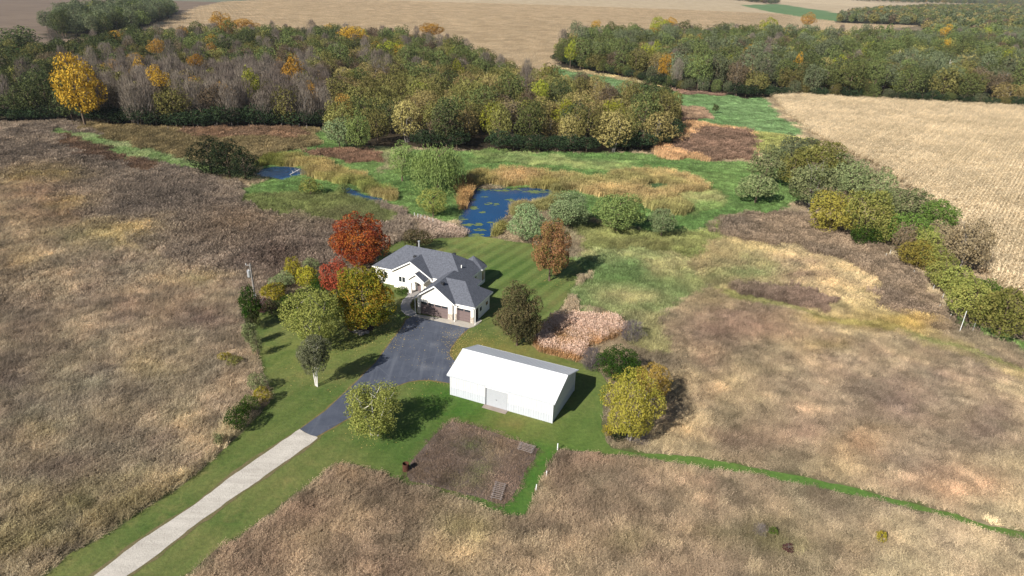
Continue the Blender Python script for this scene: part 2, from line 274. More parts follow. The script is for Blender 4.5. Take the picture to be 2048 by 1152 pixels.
def paint(X, Y, jit=0.0):
    """class index, colour (lin) and height of the ground cover at world points"""
    ph = fbm(X*.16, Y*.16, 3, 4)-.5; pv = fbm(X*.16+40, Y*.16+9, 5, 4)-.5
    ds = np.hypot(X, Y); wv = 5.0+ds*.012
    Xw = X+ph*wv; Yw = Y+pv*wv*1.2
    if jit: Xw = Xw+RNG.normal(0, jit, X.shape); Yw = Yw+RNG.normal(0, jit, X.shape)
    px, py = proj(Xw, np.maximum(Yw, 5.0))
    qx, qy = proj(X+ph*.6, np.maximum(Y+pv*.6, 5.0))
    ci = np.zeros(X.shape, int); A = np.zeros(X.shape+(3,)); Bc = A.copy(); Hh = np.zeros(X.shape)
    for poly, c, a, b, h in ZONES:
        hard = c in ('none', 'weeds') or poly[0] == (1530, 182)
        m = inpoly(qx if hard else px, qy if hard else py, poly)
        ci[m] = CLS.index(c); A[m] = a; Bc[m] = b; Hh[m] = h
    n = np.clip((fbm(X*.11+3, Y*.11+8, 9, 5)-.32)/.36, 0, 1)[..., None]
    col = A*(1-n)+Bc*n
    ok = (ci != 0) & (ci < 7)
    for bx, by, rx, ry, c, s in BLOBS:
        m = ok & (abs(px-bx) < rx*2.2) & (abs(py-by) < ry*2.2)
        if not m.any(): continue
        a = s*np.exp(-((px[m]-bx)/rx)**2-((py[m]-by)/ry)**2)
        a = .75*np.clip(a*(.45+1.1*fbm(X[m]*.3, Y[m]*.3, 31, 3)), 0, 1)[..., None]
        col[m] = col[m]*(1-a)+np.array(c)*a
    v = (.84+.32*fbm(X*.5, Y*.5, 21, 4))[..., None]
    col = np.where(ok[..., None], col*v, col)
    # small hue drift: straw / purple / olive
    t = (fbm(X*.22+70, Y*.22, 41, 4)-.5)[..., None]
    u = (fbm(X*.35+20, Y*.35+50, 43, 3)-.5)[..., None]
    gr = ((ci == 1) | (ci == 6))[..., None]
    col = np.where(gr, col*(1+t*np.array([.30, .30, .24])+u*np.array([.07, .02, .03])), col)
    col = np.clip(col, 5, 250)/255
    return ci, ((col+.055)/1.055)**2.4*KG, Hh
# ------------------------------------------------------------------ ground mesh, cut into its fields
def axis(lo, hi, step, far, grow=1.09):
    a = list(np.arange(lo, hi+.01, step)); s = step
    while a[-1] < far: s *= grow; a.append(a[-1]+s)
    s = step
    while a[0] > -far: s *= grow; a.insert(0, a[0]-s)
    return np.array(a)
gx = axis(-250, 260, 2.0, 9000, 1.035)
gy = list(np.arange(20, 330, 1.7)); s = 1.7
while gy[-1] < 12000: s *= 1.02; gy.append(gy[-1]+s)
s = 1.7
while gy[0] > -600: s *= 1.15; gy.insert(0, gy[0]-s)
gy = np.array(gy)
GX, GY = np.meshgrid(gx, gy); nx, ny = len(gx), len(gy)
PX, PYc = GX.ravel(), GY.ravel()
safe = np.maximum(PYc, 25)
gci, gcol, gh = paint(PX, safe)
fx = (GX[:-1, :-1]+GX[1:, 1:])/2; fy = (GY[:-1, :-1]+GY[1:, 1:])/2
fci, _, _ = paint(fx.ravel(), np.maximum(fy.ravel(), 25))
idx = np.arange(nx*ny).reshape(ny, nx)
quads = np.stack([idx[:-1, :-1], idx[:-1, 1:], idx[1:, 1:], idx[1:, :-1]], -1).reshape(-1, 4)
def ground_mat(name, soil=.75, rows=0, fine=3.0, green=0):
    t = NT(name); p = t.pos(); a = t.n('ShaderNodeAttribute', attribute_name='col').outputs['Color']
    n1 = t.noise(p, fine, 6, .7); n2 = t.noise(p, .25, 4, .6)
    c = t.mix(1, a, t.n('ShaderNodeCombineColor', {0: t.rng(n1, .25, .75, soil*.6, soil*1.35), 1: t.rng(n1, .25, .75, soil*.6, soil*1.35), 2: t.rng(n1, .25, .75, soil*.58, soil*1.3)}).outputs[0], 'MULTIPLY')
    if rows:
        mp = t.n('ShaderNodeMapping', {'Vector': p, 'Rotation': (0, 0, rows)}).outputs[0]
        wv = t.n('ShaderNodeTexWave', {'Vector': mp, 'Scale': .045, 'Distortion': 3.0, 'Detail': 3, 'Detail Scale': .4}).outputs[1]
        c = t.mix(t.rng(wv, .2, .8, 0, .08), c, (.20, .155, .10))
        sp = t.n('ShaderNodeMapping', {'Vector': mp, 'Scale': (1, .03, 1)}).outputs[0]
        c = t.mix(t.rng(t.noise(sp, .35, 4, .7), .35, .7, 0, .15), c, (.30, .23, .16))
    c = t.mix(t.rng(n2, .35, .75, 0, .25), c, (.12, .09, .06))
    return t.surf(c, .95, t.bump(n1, .8, .12), .1)
GROUNDS = [('meadow', [0,1,2,4,5,6], ground_mat('meadow_soil', .85), 'dry tan and brown autumn meadow around the homestead'),
 ('pasture', [3], ground_mat('pasture_soil', .95), 'green pasture round the ponds and behind the wood'),
 ('corn_field', [7], ground_mat('corn_soil', .8, rows=.5), 'pale ripe corn field on the right'),
 ('far_corn_field', [8], ground_mat('far_corn_soil', 1.05, rows=1.2, fine=1.2), 'pale harvested corn field behind the woods'),
 ('far_pasture', [9], ground_mat('far_pasture_soil', .95), 'green strip far behind the woods'),
 ('forest_floor', [10], ground_mat('forest_soil', .6), 'brown leaf litter under the woods'),
 ('plowed_field', [11], ground_mat('plowed_soil', .9, rows=.9), 'grey brown ploughed field at the upper left')]
VV = np.stack([PX, PYc, np.zeros_like(PX)], -1)
for name, cl, m, lab in GROUNDS:
    q = quads[np.isin(fci, cl)]
    if not len(q): continue
    u, inv = np.unique(q, return_inverse=True)
    me = mesh(name, VV[u], inv.reshape(q.shape), [m])
    at = me.color_attributes.new('col', 'FLOAT_COLOR', 'POINT')
    at.data.foreach_set('color', np.concatenate([gcol[u], np.ones((len(u), 1))], 1).astype(np.float32).ravel())
    tag(obj(name, me), lab, None, None, 'structure')
# ------------------------------------------------------------------ sheets: lawn, drive, pond
def sheet(name, poly, z, mat, rough=.25, step=1.2, label=None, thick=0, seed=1, world=False):
    P = np.array(poly, float) if world else g(np.array([p[0] for p in poly]), np.array([p[1] for p in poly]))
    out = []
    for i in range(len(P)):
        a, b = P[i], P[(i+1) % len(P)]; L = np.hypot(*(b-a)); n = max(1, int(L/step))
        for k in range(n): out.append(a+(b-a)*k/n)
    Q = np.array(out)
    if rough:
        Q = Q+np.stack([fbm(Q[:, 0]*.9, Q[:, 1]*.9, seed, 3)-.5, fbm(Q[:, 0]*.9+30, Q[:, 1]*.9, seed+3, 3)-.5], -1)*rough*2
    b = MB(); n = len(Q)
    if thick: b.prism([(q[0], q[1], z-thick) for q in Q], (0, 0, thick))
    else: b.add([(q[0], q[1], z) for q in Q], [tuple(range(n))])
    o = b.build(name, mat)
    return tag(o, label, None, None, 'structure')
def lawn_mat(name, stripes=None, sw=1.6, st=.35):
    t = NT(name); p = t.pos()
    n1 = t.noise(p, .12, 5, .65); n2 = t.noise(p, 2.2, 5, .7); n3 = t.noise(p, .4, 6, .68, .6)
    c = t.mix(t.rng(n1, .35, .66), lin((80,101,48), KG), lin((116,118,68), KG))
    c = t.mix(t.rng(n3, .48, .74, 0, .6), c, lin((140,130,82), KG))
    for (sx, sy, r, cc, k) in SPOTS:
        q = g(sx, sy)
        d = t.n('ShaderNodeVectorMath', {0: p, 1: (q[0], q[1], 0)}, operation='DISTANCE').outputs['Value']
        f = t.math('MULTIPLY', t.rng(d, r*.2, r, k, 0), t.rng(n3, .3, .6, .3, 1.1))
        c = t.mix(f, c, lin(cc, KG))
    if stripes is not None:
        mp = t.n('ShaderNodeMapping', {'Vector': p, 'Rotation': (0, 0, -stripes)}).outputs[0]
        y = t.n('ShaderNodeSeparateXYZ', {0: mp}).outputs[1]
        s_ = t.math('SINE', t.math('MULTIPLY', y, math.pi/sw))
        f = t.rng(s_, -.5, .5, 0, st)
        c = t.mix(f, c, lin((124,142,78), KG))
    c = t.mix(1, c, t.n('ShaderNodeCombineColor', {0: t.rng(n2, .2, .8, .62, 1.38), 1: t.rng(n2, .2, .8, .66, 1.34), 2: t.rng(n2, .2, .8, .66, 1.3)}).outputs[0], 'MULTIPLY')
    return t.surf(c, .9, t.bump(n2, .9, .1), .15)
SPOTS = [(1020,852,2.2,(156,112,84),.85),(960,835,7,(132,118,66),.6),(1060,875,6,(140,116,70),.6),(950,700,5,(140,124,60),.6),(1040,715,9,(132,124,66),.7),(620,700,9,(122,128,66),.6),(700,660,8,(120,126,60),.5),(1000,470,5,(160,160,96),.8),(960,480,6,(146,152,84),.5),(920,820,8,(56,98,30),.8),(820,900,8,(64,98,38),.7),(1060,920,9,(56,104,32),.85),(1020,1025,8,(60,104,36),.8),(880,560,10,(48,92,30),.6),(1010,540,12,(52,98,34),.6),(560,850,10,(70,100,40),.5),(880,790,8,(62,102,34),.7),(1500,940,30,(84,124,50),.7),(1800,1010,30,(92,130,58),.7)]
_a = g(979,530); _b = g(1053,486); STR = math.atan2(_b[1]-_a[1], _b[0]-_a[0])
_a = g(560,880); _b = g(300,1060); STR2 = math.atan2(_b[1]-_a[1], _b[0]-_a[0])
sheet('lawn', LAWN, .02, lawn_mat('lawn_grass', STR2, 1.3, .10), .35, .8, 'mown green lawn around house, drive and shed')
sheet('back_lawn', BACKLAWN, .032, lawn_mat('striped_grass', STR, 1.25, .42), .2, .8, 'striped freshly mown lawn behind the house')
def asphalt():
    t = NT('asphalt'); p = t.pos(); n1 = t.noise(p, .35, 5, .6); n2 = t.noise(p, 9, 4, .7)
    c = t.mix(t.rng(n1, .35, .7), (.042, .050, .072), (.070, .080, .106))
    sc = t.n('ShaderNodeMapping', {'Vector': p, 'Rotation': (0, 0, .62), 'Scale': (1, .08, 1)}).outputs[0]
    c = t.mix(t.rng(t.noise(sc, 1.1, 4, .6), .5, .75, 0, .6), c, (.13, .14, .165))
    for sx, sy, r in ((905,668,1.7),(870,690,1.0),(850,735,1.2)):
        q = g(sx, sy); d = t.n('ShaderNodeVectorMath', {0: p, 1: (q[0], q[1], 0)}, operation='DISTANCE').outputs['Value']
        c = t.mix(t.math('MULTIPLY', t.rng(d, 0, r, .5, 0), t.rng(n2, .35, .6)), c, (.22, .22, .23))
    vo = t.n('ShaderNodeTexVoronoi', {'Vector': p, 'Scale': .22}, feature='DISTANCE_TO_EDGE').outputs['Distance']
    c = t.mix(t.rng(vo, 0, .012, .35, 0), c, (.13, .14, .16))
    c = t.mix(t.rng(n2, .3, .8, 0, .3), c, (.11, .115, .13))
    return t.surf(c, .8, t.bump(n2, .4, .02), .25)
def gravel():
    t = NT('gravel'); p = t.pos(); n1 = t.noise(p, .5, 5, .6); n2 = t.noise(p, 7, 5, .8)
    c = t.mix(t.rng(n1, .3, .7), lin((222,214,202), KG), lin((200,192,180), KG))
    c = t.mix(t.rng(n2, .5, .8, 0, .75), c, lin((120,114,106), KG)); c = t.mix(t.rng(n2, .2, .4, .5, 0), c, lin((240,236,226), KG))
    c = t.mix(t.rng(t.noise(t.n('ShaderNodeMapping', {'Vector': p, 'Rotation': (0, 0, -STR2), 'Scale': (.05, 1, 1)}).outputs[0], 1.3, 3), .45, .7, 0, .4), c, lin((168,160,150), KG))
    return t.surf(c, .95, t.bump(n2, 1, .06), .1)
def concrete(name='concrete', c0=(198,190,178)):
    t = NT(name); p = t.pos(); n1 = t.noise(p, .8, 5, .6); n2 = t.noise(p, 14, 3, .7)
    c = t.mix(t.rng(n1, .3, .7), lin(c0, KG), lin(tuple(x*.88 for x in c0), KG)); c = t.mix(t.rng(n2, .5, .9, 0, .3), c, (.2, .19, .18))
    return t.surf(c, .85, t.bump(n2, .3, .01), .2)
Mdirt = ground_mat('bare_edge_dirt', 1)
def soil(name, c0, c1):
    t = NT(name); p = t.pos(); n1 = t.noise(p, .9, 5, .7); n2 = t.noise(p, 6, 4, .7)
    c = t.mix(t.rng(n1, .35, .65), lin(c0, KG), lin(c1, KG)); c = t.mix(t.rng(n2, .4, .8, 0, .5), c, lin(tuple(x*.6 for x in c0), KG))
    return t.surf(c, .95, t.bump(n2, .8, .05), .1)
def grow(poly, d):      # outline pushed outward on the ground by d metres
    P = g(np.array([p[0] for p in poly]), np.array([p[1] for p in poly])); n = len(P); R = []
    ar = sum(P[i][0]*P[(i+1) % n][1]-P[(i+1) % n][0]*P[i][1] for i in range(n)); sg = 1 if ar > 0 else -1
    for i in range(n):
        a, b, c = P[i-1], P[i], P[(i+1) % n]
        e = (b-a)/max(1e-6, np.hypot(*(b-a))); f = (c-b)/max(1e-6, np.hypot(*(c-b)))
        nn = np.array([e[1]+f[1], -e[0]-f[0]])*sg; L = np.hypot(*nn); R.append(b+(nn/L*d if L > .3 else 0))
    return R
sheet('gravel_verge', grow(GRAV, .38), .040, soil('verge_soil', (132,116,90), (108,108,66)), .3, .6, 'brown worn verge along the gravel drive', world=True, seed=5)
sheet('driveway_verge', grow(ASPH, .22), .044, soil('leafy_verge', (142,124,84), (112,108,64)), .22, .5, 'leaf strewn brown verge along the asphalt', world=True, seed=6)
sheet('gravel_drive', GRAV, .056, gravel(), .16, .6, 'pale gravel drive running to the lower left', seed=9)
sheet('asphalt_driveway', ASPH, .062, asphalt(), .06, .6, 'dark blue grey asphalt driveway before the garage', seed=12)
sheet('garage_apron', APRON, .085, concrete(), 0, 3, 'pale concrete apron in front of the garage', thick=.08)
sheet('front_walk', WALK, .095, concrete('walk_concrete', (176,172,168)), .03, 1, 'curved concrete walk to the porch', thick=.09)
sheet('garden_soil', GARDEN, .036, soil('garden_earth', (128,112,102), (100,88,80)), .25, .8, 'bare brown garden plot below the shed', seed=15)
_bed = g(722,655)
sheet('tree_bed', [(_bed[0]+1.9*math.cos(t), _bed[1]+1.9*math.sin(t)) for t in np.linspace(0, 6.28, 16, endpoint=False)], .048, soil('mulch', (84,68,56), (64,54,46)), .1, 1, 'dark mulch ring under the orange maple', world=True)
def water():
    t = NT('pond_water'); p = t.pos(); n = t.noise(p, 1.4, 3, .5); n2 = t.noise(p, .12, 3)
    c = t.mix(t.rng(n2, .3, .7), (.001, .030, .090), (.002, .042, .120))  # blue of the reflected sky is put into the water's base colour
    return t.surf(c, .16, t.bump(n, .25, .05), .35)
MW = water()
Mmud = soil('pond_mud', (104, 96, 66), (84, 82, 54))
sheet('pond_margin', grow(POND, .7), .006, Mmud, .4, 1, 'muddy margin round the main pond', world=True, seed=21)
sheet('pond', POND, .012, MW, .3, 1, 'deep blue pond with floating algae behind the lawn')
sheet('upper_pond', POND2, .012, MW, .3, 1, 'small dark blue pond beside the dark mounded shrub')
sheet('reed_channel', POND3, .012, MW, .3, 1, 'narrow blue channel below the reed band')
def muddy():
    t = NT('algae'); p = t.pos(); n = t.noise(p, 1.6, 5, .75)
    return t.surf(t.mix(t.rng(n, .35, .65), lin((84,102,52), KG), lin((128,140,88), KG)), .7, t.bump(n, .5, .05), .3)
MA = muddy()
ab = MB()
for (ax_, ay_, rx, ry, n) in [(1000,380,50,2.6,34),(1075,384,26,3.4,30),(983,408,14,3.2,14),(950,416,9,3,9),(945,399,6,2,6),(932,450,9,2.5,8),(955,448,8,2.3,8),(960,460,10,2.5,9),(952,470,16,1.6,10),(1030,402,10,1.8,7),(926,440,4,4,7),(1020,399,8,1.5,5),(920,462,5,3,6),(968,394,6,1.2,4),(963,424,7,1.4,4),(978,445,4,1,3)]:
    for k in range(int(n*1.5)):
        r = math.sqrt(random.random()); a = random.uniform(0, 6.28)
        c = g(ax_+rx*r*math.cos(a), ay_+ry*r*math.sin(a)); s = random.uniform(.12, .5)*random.uniform(.6, 1.6); m = 7
        ab.add([(c[0]+s*random.uniform(.6, 1.2)*1.3*math.cos(6.283*i/m), c[1]+s*random.uniform(.6, 1.2)*.8*math.sin(6.283*i/m), .016+k*.0002) for i in range(m)], [tuple(range(m))])
tag(ab.build('pond_algae', MA), 'yellow green mats of algae floating on the blue pond', 'algae', None, 'stuff')
#PART2
# ================================================================== GROUND COVER (tufts instanced on points)
def blades(n, s, L0, L1, wd, lean, lj, up=0.0, head=0, headw=0, bend=.35, wind=(.8, .6)):
    """a square patch of blades: ribbons that bend with the wind; head = seed head size"""
    V = []; Q = []
    for i in range(n):
        x, y = RNG.uniform(-s/2, s/2, 2); L = RNG.uniform(L0, L1); a = RNG.uniform(0, 6.28)
        lx = wind[0]*lean+RNG.normal(0, lj); ly = wind[1]*lean+RNG.normal(0, lj)
        wv = np.array([math.cos(a), math.sin(a), 0])*wd*RNG.uniform(.6, 1.3)
        p0 = np.array([x, y, 0]); d = np.array([lx, ly, 1.0]); d /= np.linalg.norm(d)
        p1 = p0+d*L*.55; d2 = np.array([lx*(1+2*bend)+lx*bend, ly*(1+2*bend), 1.0-bend*min(1, abs(lx)+abs(ly))]); d2 /= np.linalg.norm(d2)
        p2 = p1+d2*L*.45
        b = len(V); V += [p0-wv, p0+wv, p1+wv*.8, p1-wv*.8, p2+wv*.25, p2-wv*.25]
        Q += [(b, b+1, b+2, b+3), (b+3, b+2, b+4, b+5)]
        if head:
            for k in range(2):
                a2 = RNG.uniform(0, 6.28); hw = np.array([math.cos(a2), math.sin(a2), RNG.uniform(-.2, .2)])*headw; hv = d2*head/2
                c = p2-d2*head*.3; b = len(V); V += [c-hv, c+hw, c+hv, c-hw]; Q += [(b, b+1, b+2, b+3)]
    return np.array(V), np.array(Q)
def corn_patch(s, row, dx, lw, n_leaf=4, seed=0):
    V = []; Q = []
    def quad(a, b, c, d):
        k = len(V); V.extend([a, b, c, d]); Q.append((k, k+1, k+2, k+3))
    for r in np.arange(-s/2+row/2, s/2, row):
        for x in np.arange(-s/2, s/2, dx):
            px_, py_ = x+RNG.normal(0, .05), r+RNG.normal(0, .05); h = RNG.uniform(1.7, 2.3)
            p = np.array([px_, py_, 0]); t = np.array([px_+RNG.normal(0, .08), py_+RNG.normal(0, .08), h]); a = RNG.uniform(0, 3.14)
            wv = np.array([math.cos(a), math.sin(a), 0])*lw*.3
            quad(p-wv, p+wv, t+wv*.6, t-wv*.6)
            for k in range(n_leaf):
                a = RNG.uniform(0, 6.28); z = RNG.uniform(.45, .95)*h; o = np.array([px_, py_, z])
                d = np.array([math.cos(a), math.sin(a), .5])*RNG.uniform(.25, .45); e = np.array([math.cos(a), math.sin(a), -.7])*RNG.uniform(.2, .4)
                wv = np.array([-math.sin(a), math.cos(a), 0])*lw
                quad(o-wv*.5, o+wv*.5, o+d+wv, o+d-wv); quad(o+d-wv, o+d+wv, o+d+e+wv*.3, o+d+e-wv*.3)
    return np.array(V), np.array(Q)
def cover_mat(name, kv=2.0, trans=.35, tip=None, z0=0, z1=1):
    t = NT(name); a = t.n('ShaderNodeAttribute', attribute_name='col', attribute_type='INSTANCER').outputs['Color']
    r = t.n('ShaderNodeNewGeometry').outputs['Random Per Island']
    if tip is not None:
        z = t.n('ShaderNodeSeparateXYZ', {0: t.pos()}).outputs[2]
        a = t.mix(t.rng(z, z0, z1), a, lin(tip, KG))
    k = t.rng(r, 0, 1, kv*.62, kv*1.38)
    c = t.mix(1, a, t.n('ShaderNodeCombineColor', {0: k, 1: k, 2: k}).outputs[0], 'MULTIPLY')
    d = t.n('ShaderNodeBsdfDiffuse', {'Color': c}); tr = t.n('ShaderNodeBsdfTranslucent', {'Color': c})
    mx = t.n('ShaderNodeMixShader', {'Fac': trans, 1: d.outputs[0], 2: tr.outputs[0]})
    t.t.links.new(mx.outputs[0], t.out.inputs[0]); return t.m
def gn_tree():
    ng = D.node_groups.new('scatter_cover', 'GeometryNodeTree')
    ng.interface.new_socket('Geometry', in_out='INPUT', socket_type='NodeSocketGeometry')
    ng.interface.new_socket('Geometry', in_out='OUTPUT', socket_type='NodeSocketGeometry')
    N = ng.nodes.new; L = ng.links.new
    i = N('NodeGroupInput'); o = N('NodeGroupOutput')
    def attr(nm, ty):
        a = N('GeometryNodeInputNamedAttribute'); a.data_type = ty; a.inputs[0].default_value = nm; return a.outputs[0]
    sp = N('GeometryNodeSeparateGeometry'); sp.domain = 'POINT'
    tp = attr('tmpl', 'INT'); cmp_ = N('FunctionNodeCompare'); cmp_.data_type = 'INT'; cmp_.operation = 'GREATER_THAN'
    L(tp, cmp_.inputs[2]); cmp_.inputs[3].default_value = 0
    L(i.outputs[0], sp.inputs[0]); L(cmp_.outputs[0], sp.inputs[1])
    st = N('GeometryNodeSplitToInstances'); st.domain = 'POINT'; L(sp.outputs[0], st.inputs[0]); L(tp, st.inputs['Group ID'])
    ip = N('GeometryNodeInstanceOnPoints'); L(sp.outputs[1], ip.inputs['Points']); L(st.outputs['Instances'], ip.inputs['Instance'])
    ip.inputs['Pick Instance'].default_value = True; L(attr('which', 'INT'), ip.inputs['Instance Index'])
    L(attr('rot', 'FLOAT_VECTOR'), ip.inputs['Rotation']); L(attr('scl', 'FLOAT_VECTOR'), ip.inputs['Scale'])
    L(ip.outputs[0], o.inputs[0]); return ng
NG = gn_tree()
def cover(name, label, cat, tmpls, P, which, rotz, scl, col, mat):
    nt = [len(t[0]) for t in tmpls]; V = np.concatenate([t[0] for t in tmpls]+[P]); off = 0; Q = []
    for t in tmpls: Q.append(t[1]+off); off += len(t[0])
    me = mesh(name, V, np.concatenate(Q), [mat]); n = len(P); nv = len(V)
    def at(nm, ty, dat, key='value'):
        a = me.attributes.new(nm, ty, 'POINT'); a.data.foreach_set(key, np.ascontiguousarray(dat).ravel())
    tm = np.zeros(nv, np.int32); k = 0
    for i, m in enumerate(nt): tm[k:k+m] = i+1; k += m
    at('tmpl', 'INT', tm); at('which', 'INT', np.concatenate([np.zeros(k, np.int32), which.astype(np.int32)]))
    r = np.zeros((nv, 3), np.float32); r[k:, 2] = rotz; at('rot', 'FLOAT_VECTOR', r, 'vector')
    s = np.ones((nv, 3), np.float32); s[k:] = scl; at('scl', 'FLOAT_VECTOR', s, 'vector')
    c = np.ones((nv, 4), np.float32); c[k:, :3] = col; at('col', 'FLOAT_COLOR', c, 'color')
    o = obj(name, me); md = o.modifiers.new('scatter', 'NODES'); md.node_group = NG
    return tag(o, label, cat, None, 'stuff')
pts = []; lods = []
for lo, hi, sp, li in ((38, 112, .52, 0), (112, 190, .85, 1), (190, 330, 1.4, 2), (330, 620, 2.6, 3)):
    xs = np.arange(-hi*.95, hi*.95, sp); ys = np.arange(30, hi, sp); A_, B_ = np.meshgrid(xs, ys)
    A_ = A_.ravel()+RNG.uniform(-.5, .5, A_.size)*sp; B_ = B_.ravel()+RNG.uniform(-.5, .5, B_.size)*sp
    r = np.hypot(A_, B_); m = (r >= lo) & (r < hi)
    A_, B_ = A_[m], B_[m]; px, py = proj(A_, B_); m = (px > -260) & (px < 2310) & (py < 1400)
    pts.append(np.stack([A_[m], B_[m]], -1)); lods.append(np.full(m.sum(), li))
pts = np.concatenate(pts); lods = np.concatenate(lods)
ci, cc, hh = paint(pts[:, 0], pts[:, 1], .25)
S4 = (1.1, 1.6, 2.4, 3.8)
_near = np.zeros(len(pts), bool)
for dx_, dy_ in ((.45, 0), (-.45, 0), (0, .45), (0, -.45), (.32, .32), (-.32, -.32)):
    for pl_ in (LAWN, ASPH):
        px, py = proj(pts[:, 0]+dx_, pts[:, 1]+dy_); _near |= inpoly(px, py, pl_)
_near &= ~inpoly(*proj(pts[:, 0], pts[:, 1]), GARDEN)
ci = np.where(_near, 0, ci)
def make(name, label, cat, cls, tm, mat, hvar=.35, thin=1.0, rotj=.5, zmul=1.0, cv=.36):
    m = np.isin(ci, [CLS.index(c) for c in cls])
    if thin < 1: m &= RNG.random(len(ci)) < thin
    P = pts[m]; n = len(P); h = hh[m]*zmul*RNG.uniform(1-hvar, 1+hvar, n)*(.7+.6*fbm(P[:, 0]*.3, P[:, 1]*.3, 61, 3))
    sx = RNG.uniform(.85, 1.15, n)
    cover(name, label, cat, tm, np.concatenate([P, np.zeros((n, 1))], 1), lods[m], RNG.normal(0, rotj, n) if rotj < 3 else RNG.uniform(0, 6.28, n),
          np.stack([sx, sx, h], -1), np.clip(cc[m]*RNG.uniform(1-cv, 1+cv, (n, 1))*(.66+.68*fbm(P[:, 0]*1.1, P[:, 1]*1.1, 71, 3))[:, None]**1.0, 0, 1), mat); print(name, n)
make('meadow_grass', 'dry wind combed tan and brown meadow grass around the homestead', 'grass', ['grass'],
     [blades(n, s, .3, .85, wd, .45, .38, head=hd, headw=hd*.4) for n, s, wd, hd in ((56, .9, .015, .09), (60, 1.6, .026, .15), (60, 2.4, .045, .22), (60, 3.8, .085, .35))], cover_mat('dry_grass', 2.2), .5, rotj=.7)
make('goldenrod', 'dense dark brown stand of dead goldenrod stems', 'weeds', ['forb'],
     [blades(n, s, .7, 1.15, wd, .08, .13, head=hd, headw=hd*.3) for n, s, wd, hd in ((56, 1.1, .014, .16), (56, 1.6, .024, .22), (56, 2.4, .04, .32), (52, 3.8, .07, .5))], cover_mat('dead_forbs', 2.9, .35), .3)
make('pasture_grass', 'short bright green pasture grass round the ponds', 'grass', ['pasture'],
     [blades(n, s, .35, 1.0, wd, .35, .45) for n, s, wd in ((70, 1.1, .02), (70, 1.6, .03), (70, 2.4, .05), (64, 3.8, .09))], cover_mat('green_grass', 2.0, .4), .6, rotj=3)
make('reeds', 'tall golden reeds and cattails standing round the ponds', 'reeds', ['reeds'],
     [blades(n, s, 1.1, 2.0, wd, .10, .14, head=hd, headw=hd*.2) for n, s, wd, hd in ((60, 1.1, .022, .2), (60, 1.6, .03, .25), (60, 2.4, .045, .35), (50, 3.8, .08, .5))], cover_mat('reed_stems', 1.6, .35), .3)
make('plume_grass', 'tall orange plume grass with pale pinkish feathery heads', 'grass', ['plume'],
     [blades(n, s, 1.0, 1.6, wd, .14, .2, head=hd, headw=hd*.2) for n, s, wd, hd in ((80, 1.1, .02, .30), (70, 1.6, .03, .4), (60, 2.4, .05, .5), (50, 3.8, .05, .5))], cover_mat('plume_stems', 1.4, .4, (222, 196, 176), .78, 1.1), .15)
make('garden_weeds', 'low dead brown weeds covering the bare garden plot', 'weeds', ['weeds'],
     [blades(n, s, .3, .8, wd, .2, .5, head=hd, headw=hd*.4) for n, s, wd, hd in ((44, 1.1, .016, .09), (50, 1.6, .03, .2), (50, 2.4, .05, .3), (50, 3.8, .05, .3))], cover_mat('dead_weeds', 1.7, .3), .4, rotj=3)
# corn: rows run one way over the whole field
def corn(name, label, cls, lo, hi, S, row, dx, lw, nl, ang, fh):
    ca, sa = math.cos(ang), math.sin(ang)
    A_, B_ = np.meshgrid(np.arange(-hi, hi, S), np.arange(-hi, hi, S)); A_ = A_.ravel(); B_ = B_.ravel()
    X = A_*ca-B_*sa; Y = A_*sa+B_*ca; r = np.hypot(X, Y); m = (Y > 40) & (r < hi) & (r > lo); X, Y = X[m], Y[m]
    px, py = proj(X, Y); m = (px > -200) & (px < 2330) & (py < 900) & (py > -60); X, Y = X[m], Y[m]
    c, col, _ = paint(X, Y, .15); m = c == CLS.index(cls); P = np.stack([X[m], Y[m], np.zeros(m.sum())], -1); n = len(P)
    col = col[m]*(RNG.uniform(.86, 1.14, (n, 1)))*(.92+.16*fbm(P[:, 0]*.05, P[:, 1]*.05, 77, 4))[:, None]
    cover(name, label, 'corn', [corn_patch(S*1.02, row, dx, lw, nl) for _ in range(4)], P, RNG.integers(0, 4, n), np.full(n, ang)+math.pi*RNG.integers(0, 2, n),
          np.stack([np.ones(n), np.ones(n), fh*RNG.uniform(.88, 1.1, n)], -1), col, CM); print(name, n)
CM = cover_mat('ripe_corn', 1.5, .45)
corn('corn_crop', 'pale tan rows of ripe standing corn in the right hand field', 'corn', 90, 420, 2.28, .76, .32, .07, 4, .9, 1.0)
corn('far_corn_crop', 'pale corn rows in the far field behind the woods', 'far_corn', 360, 1300, 7.2, 1.8, .9, .22, 3, 1.2, .38)
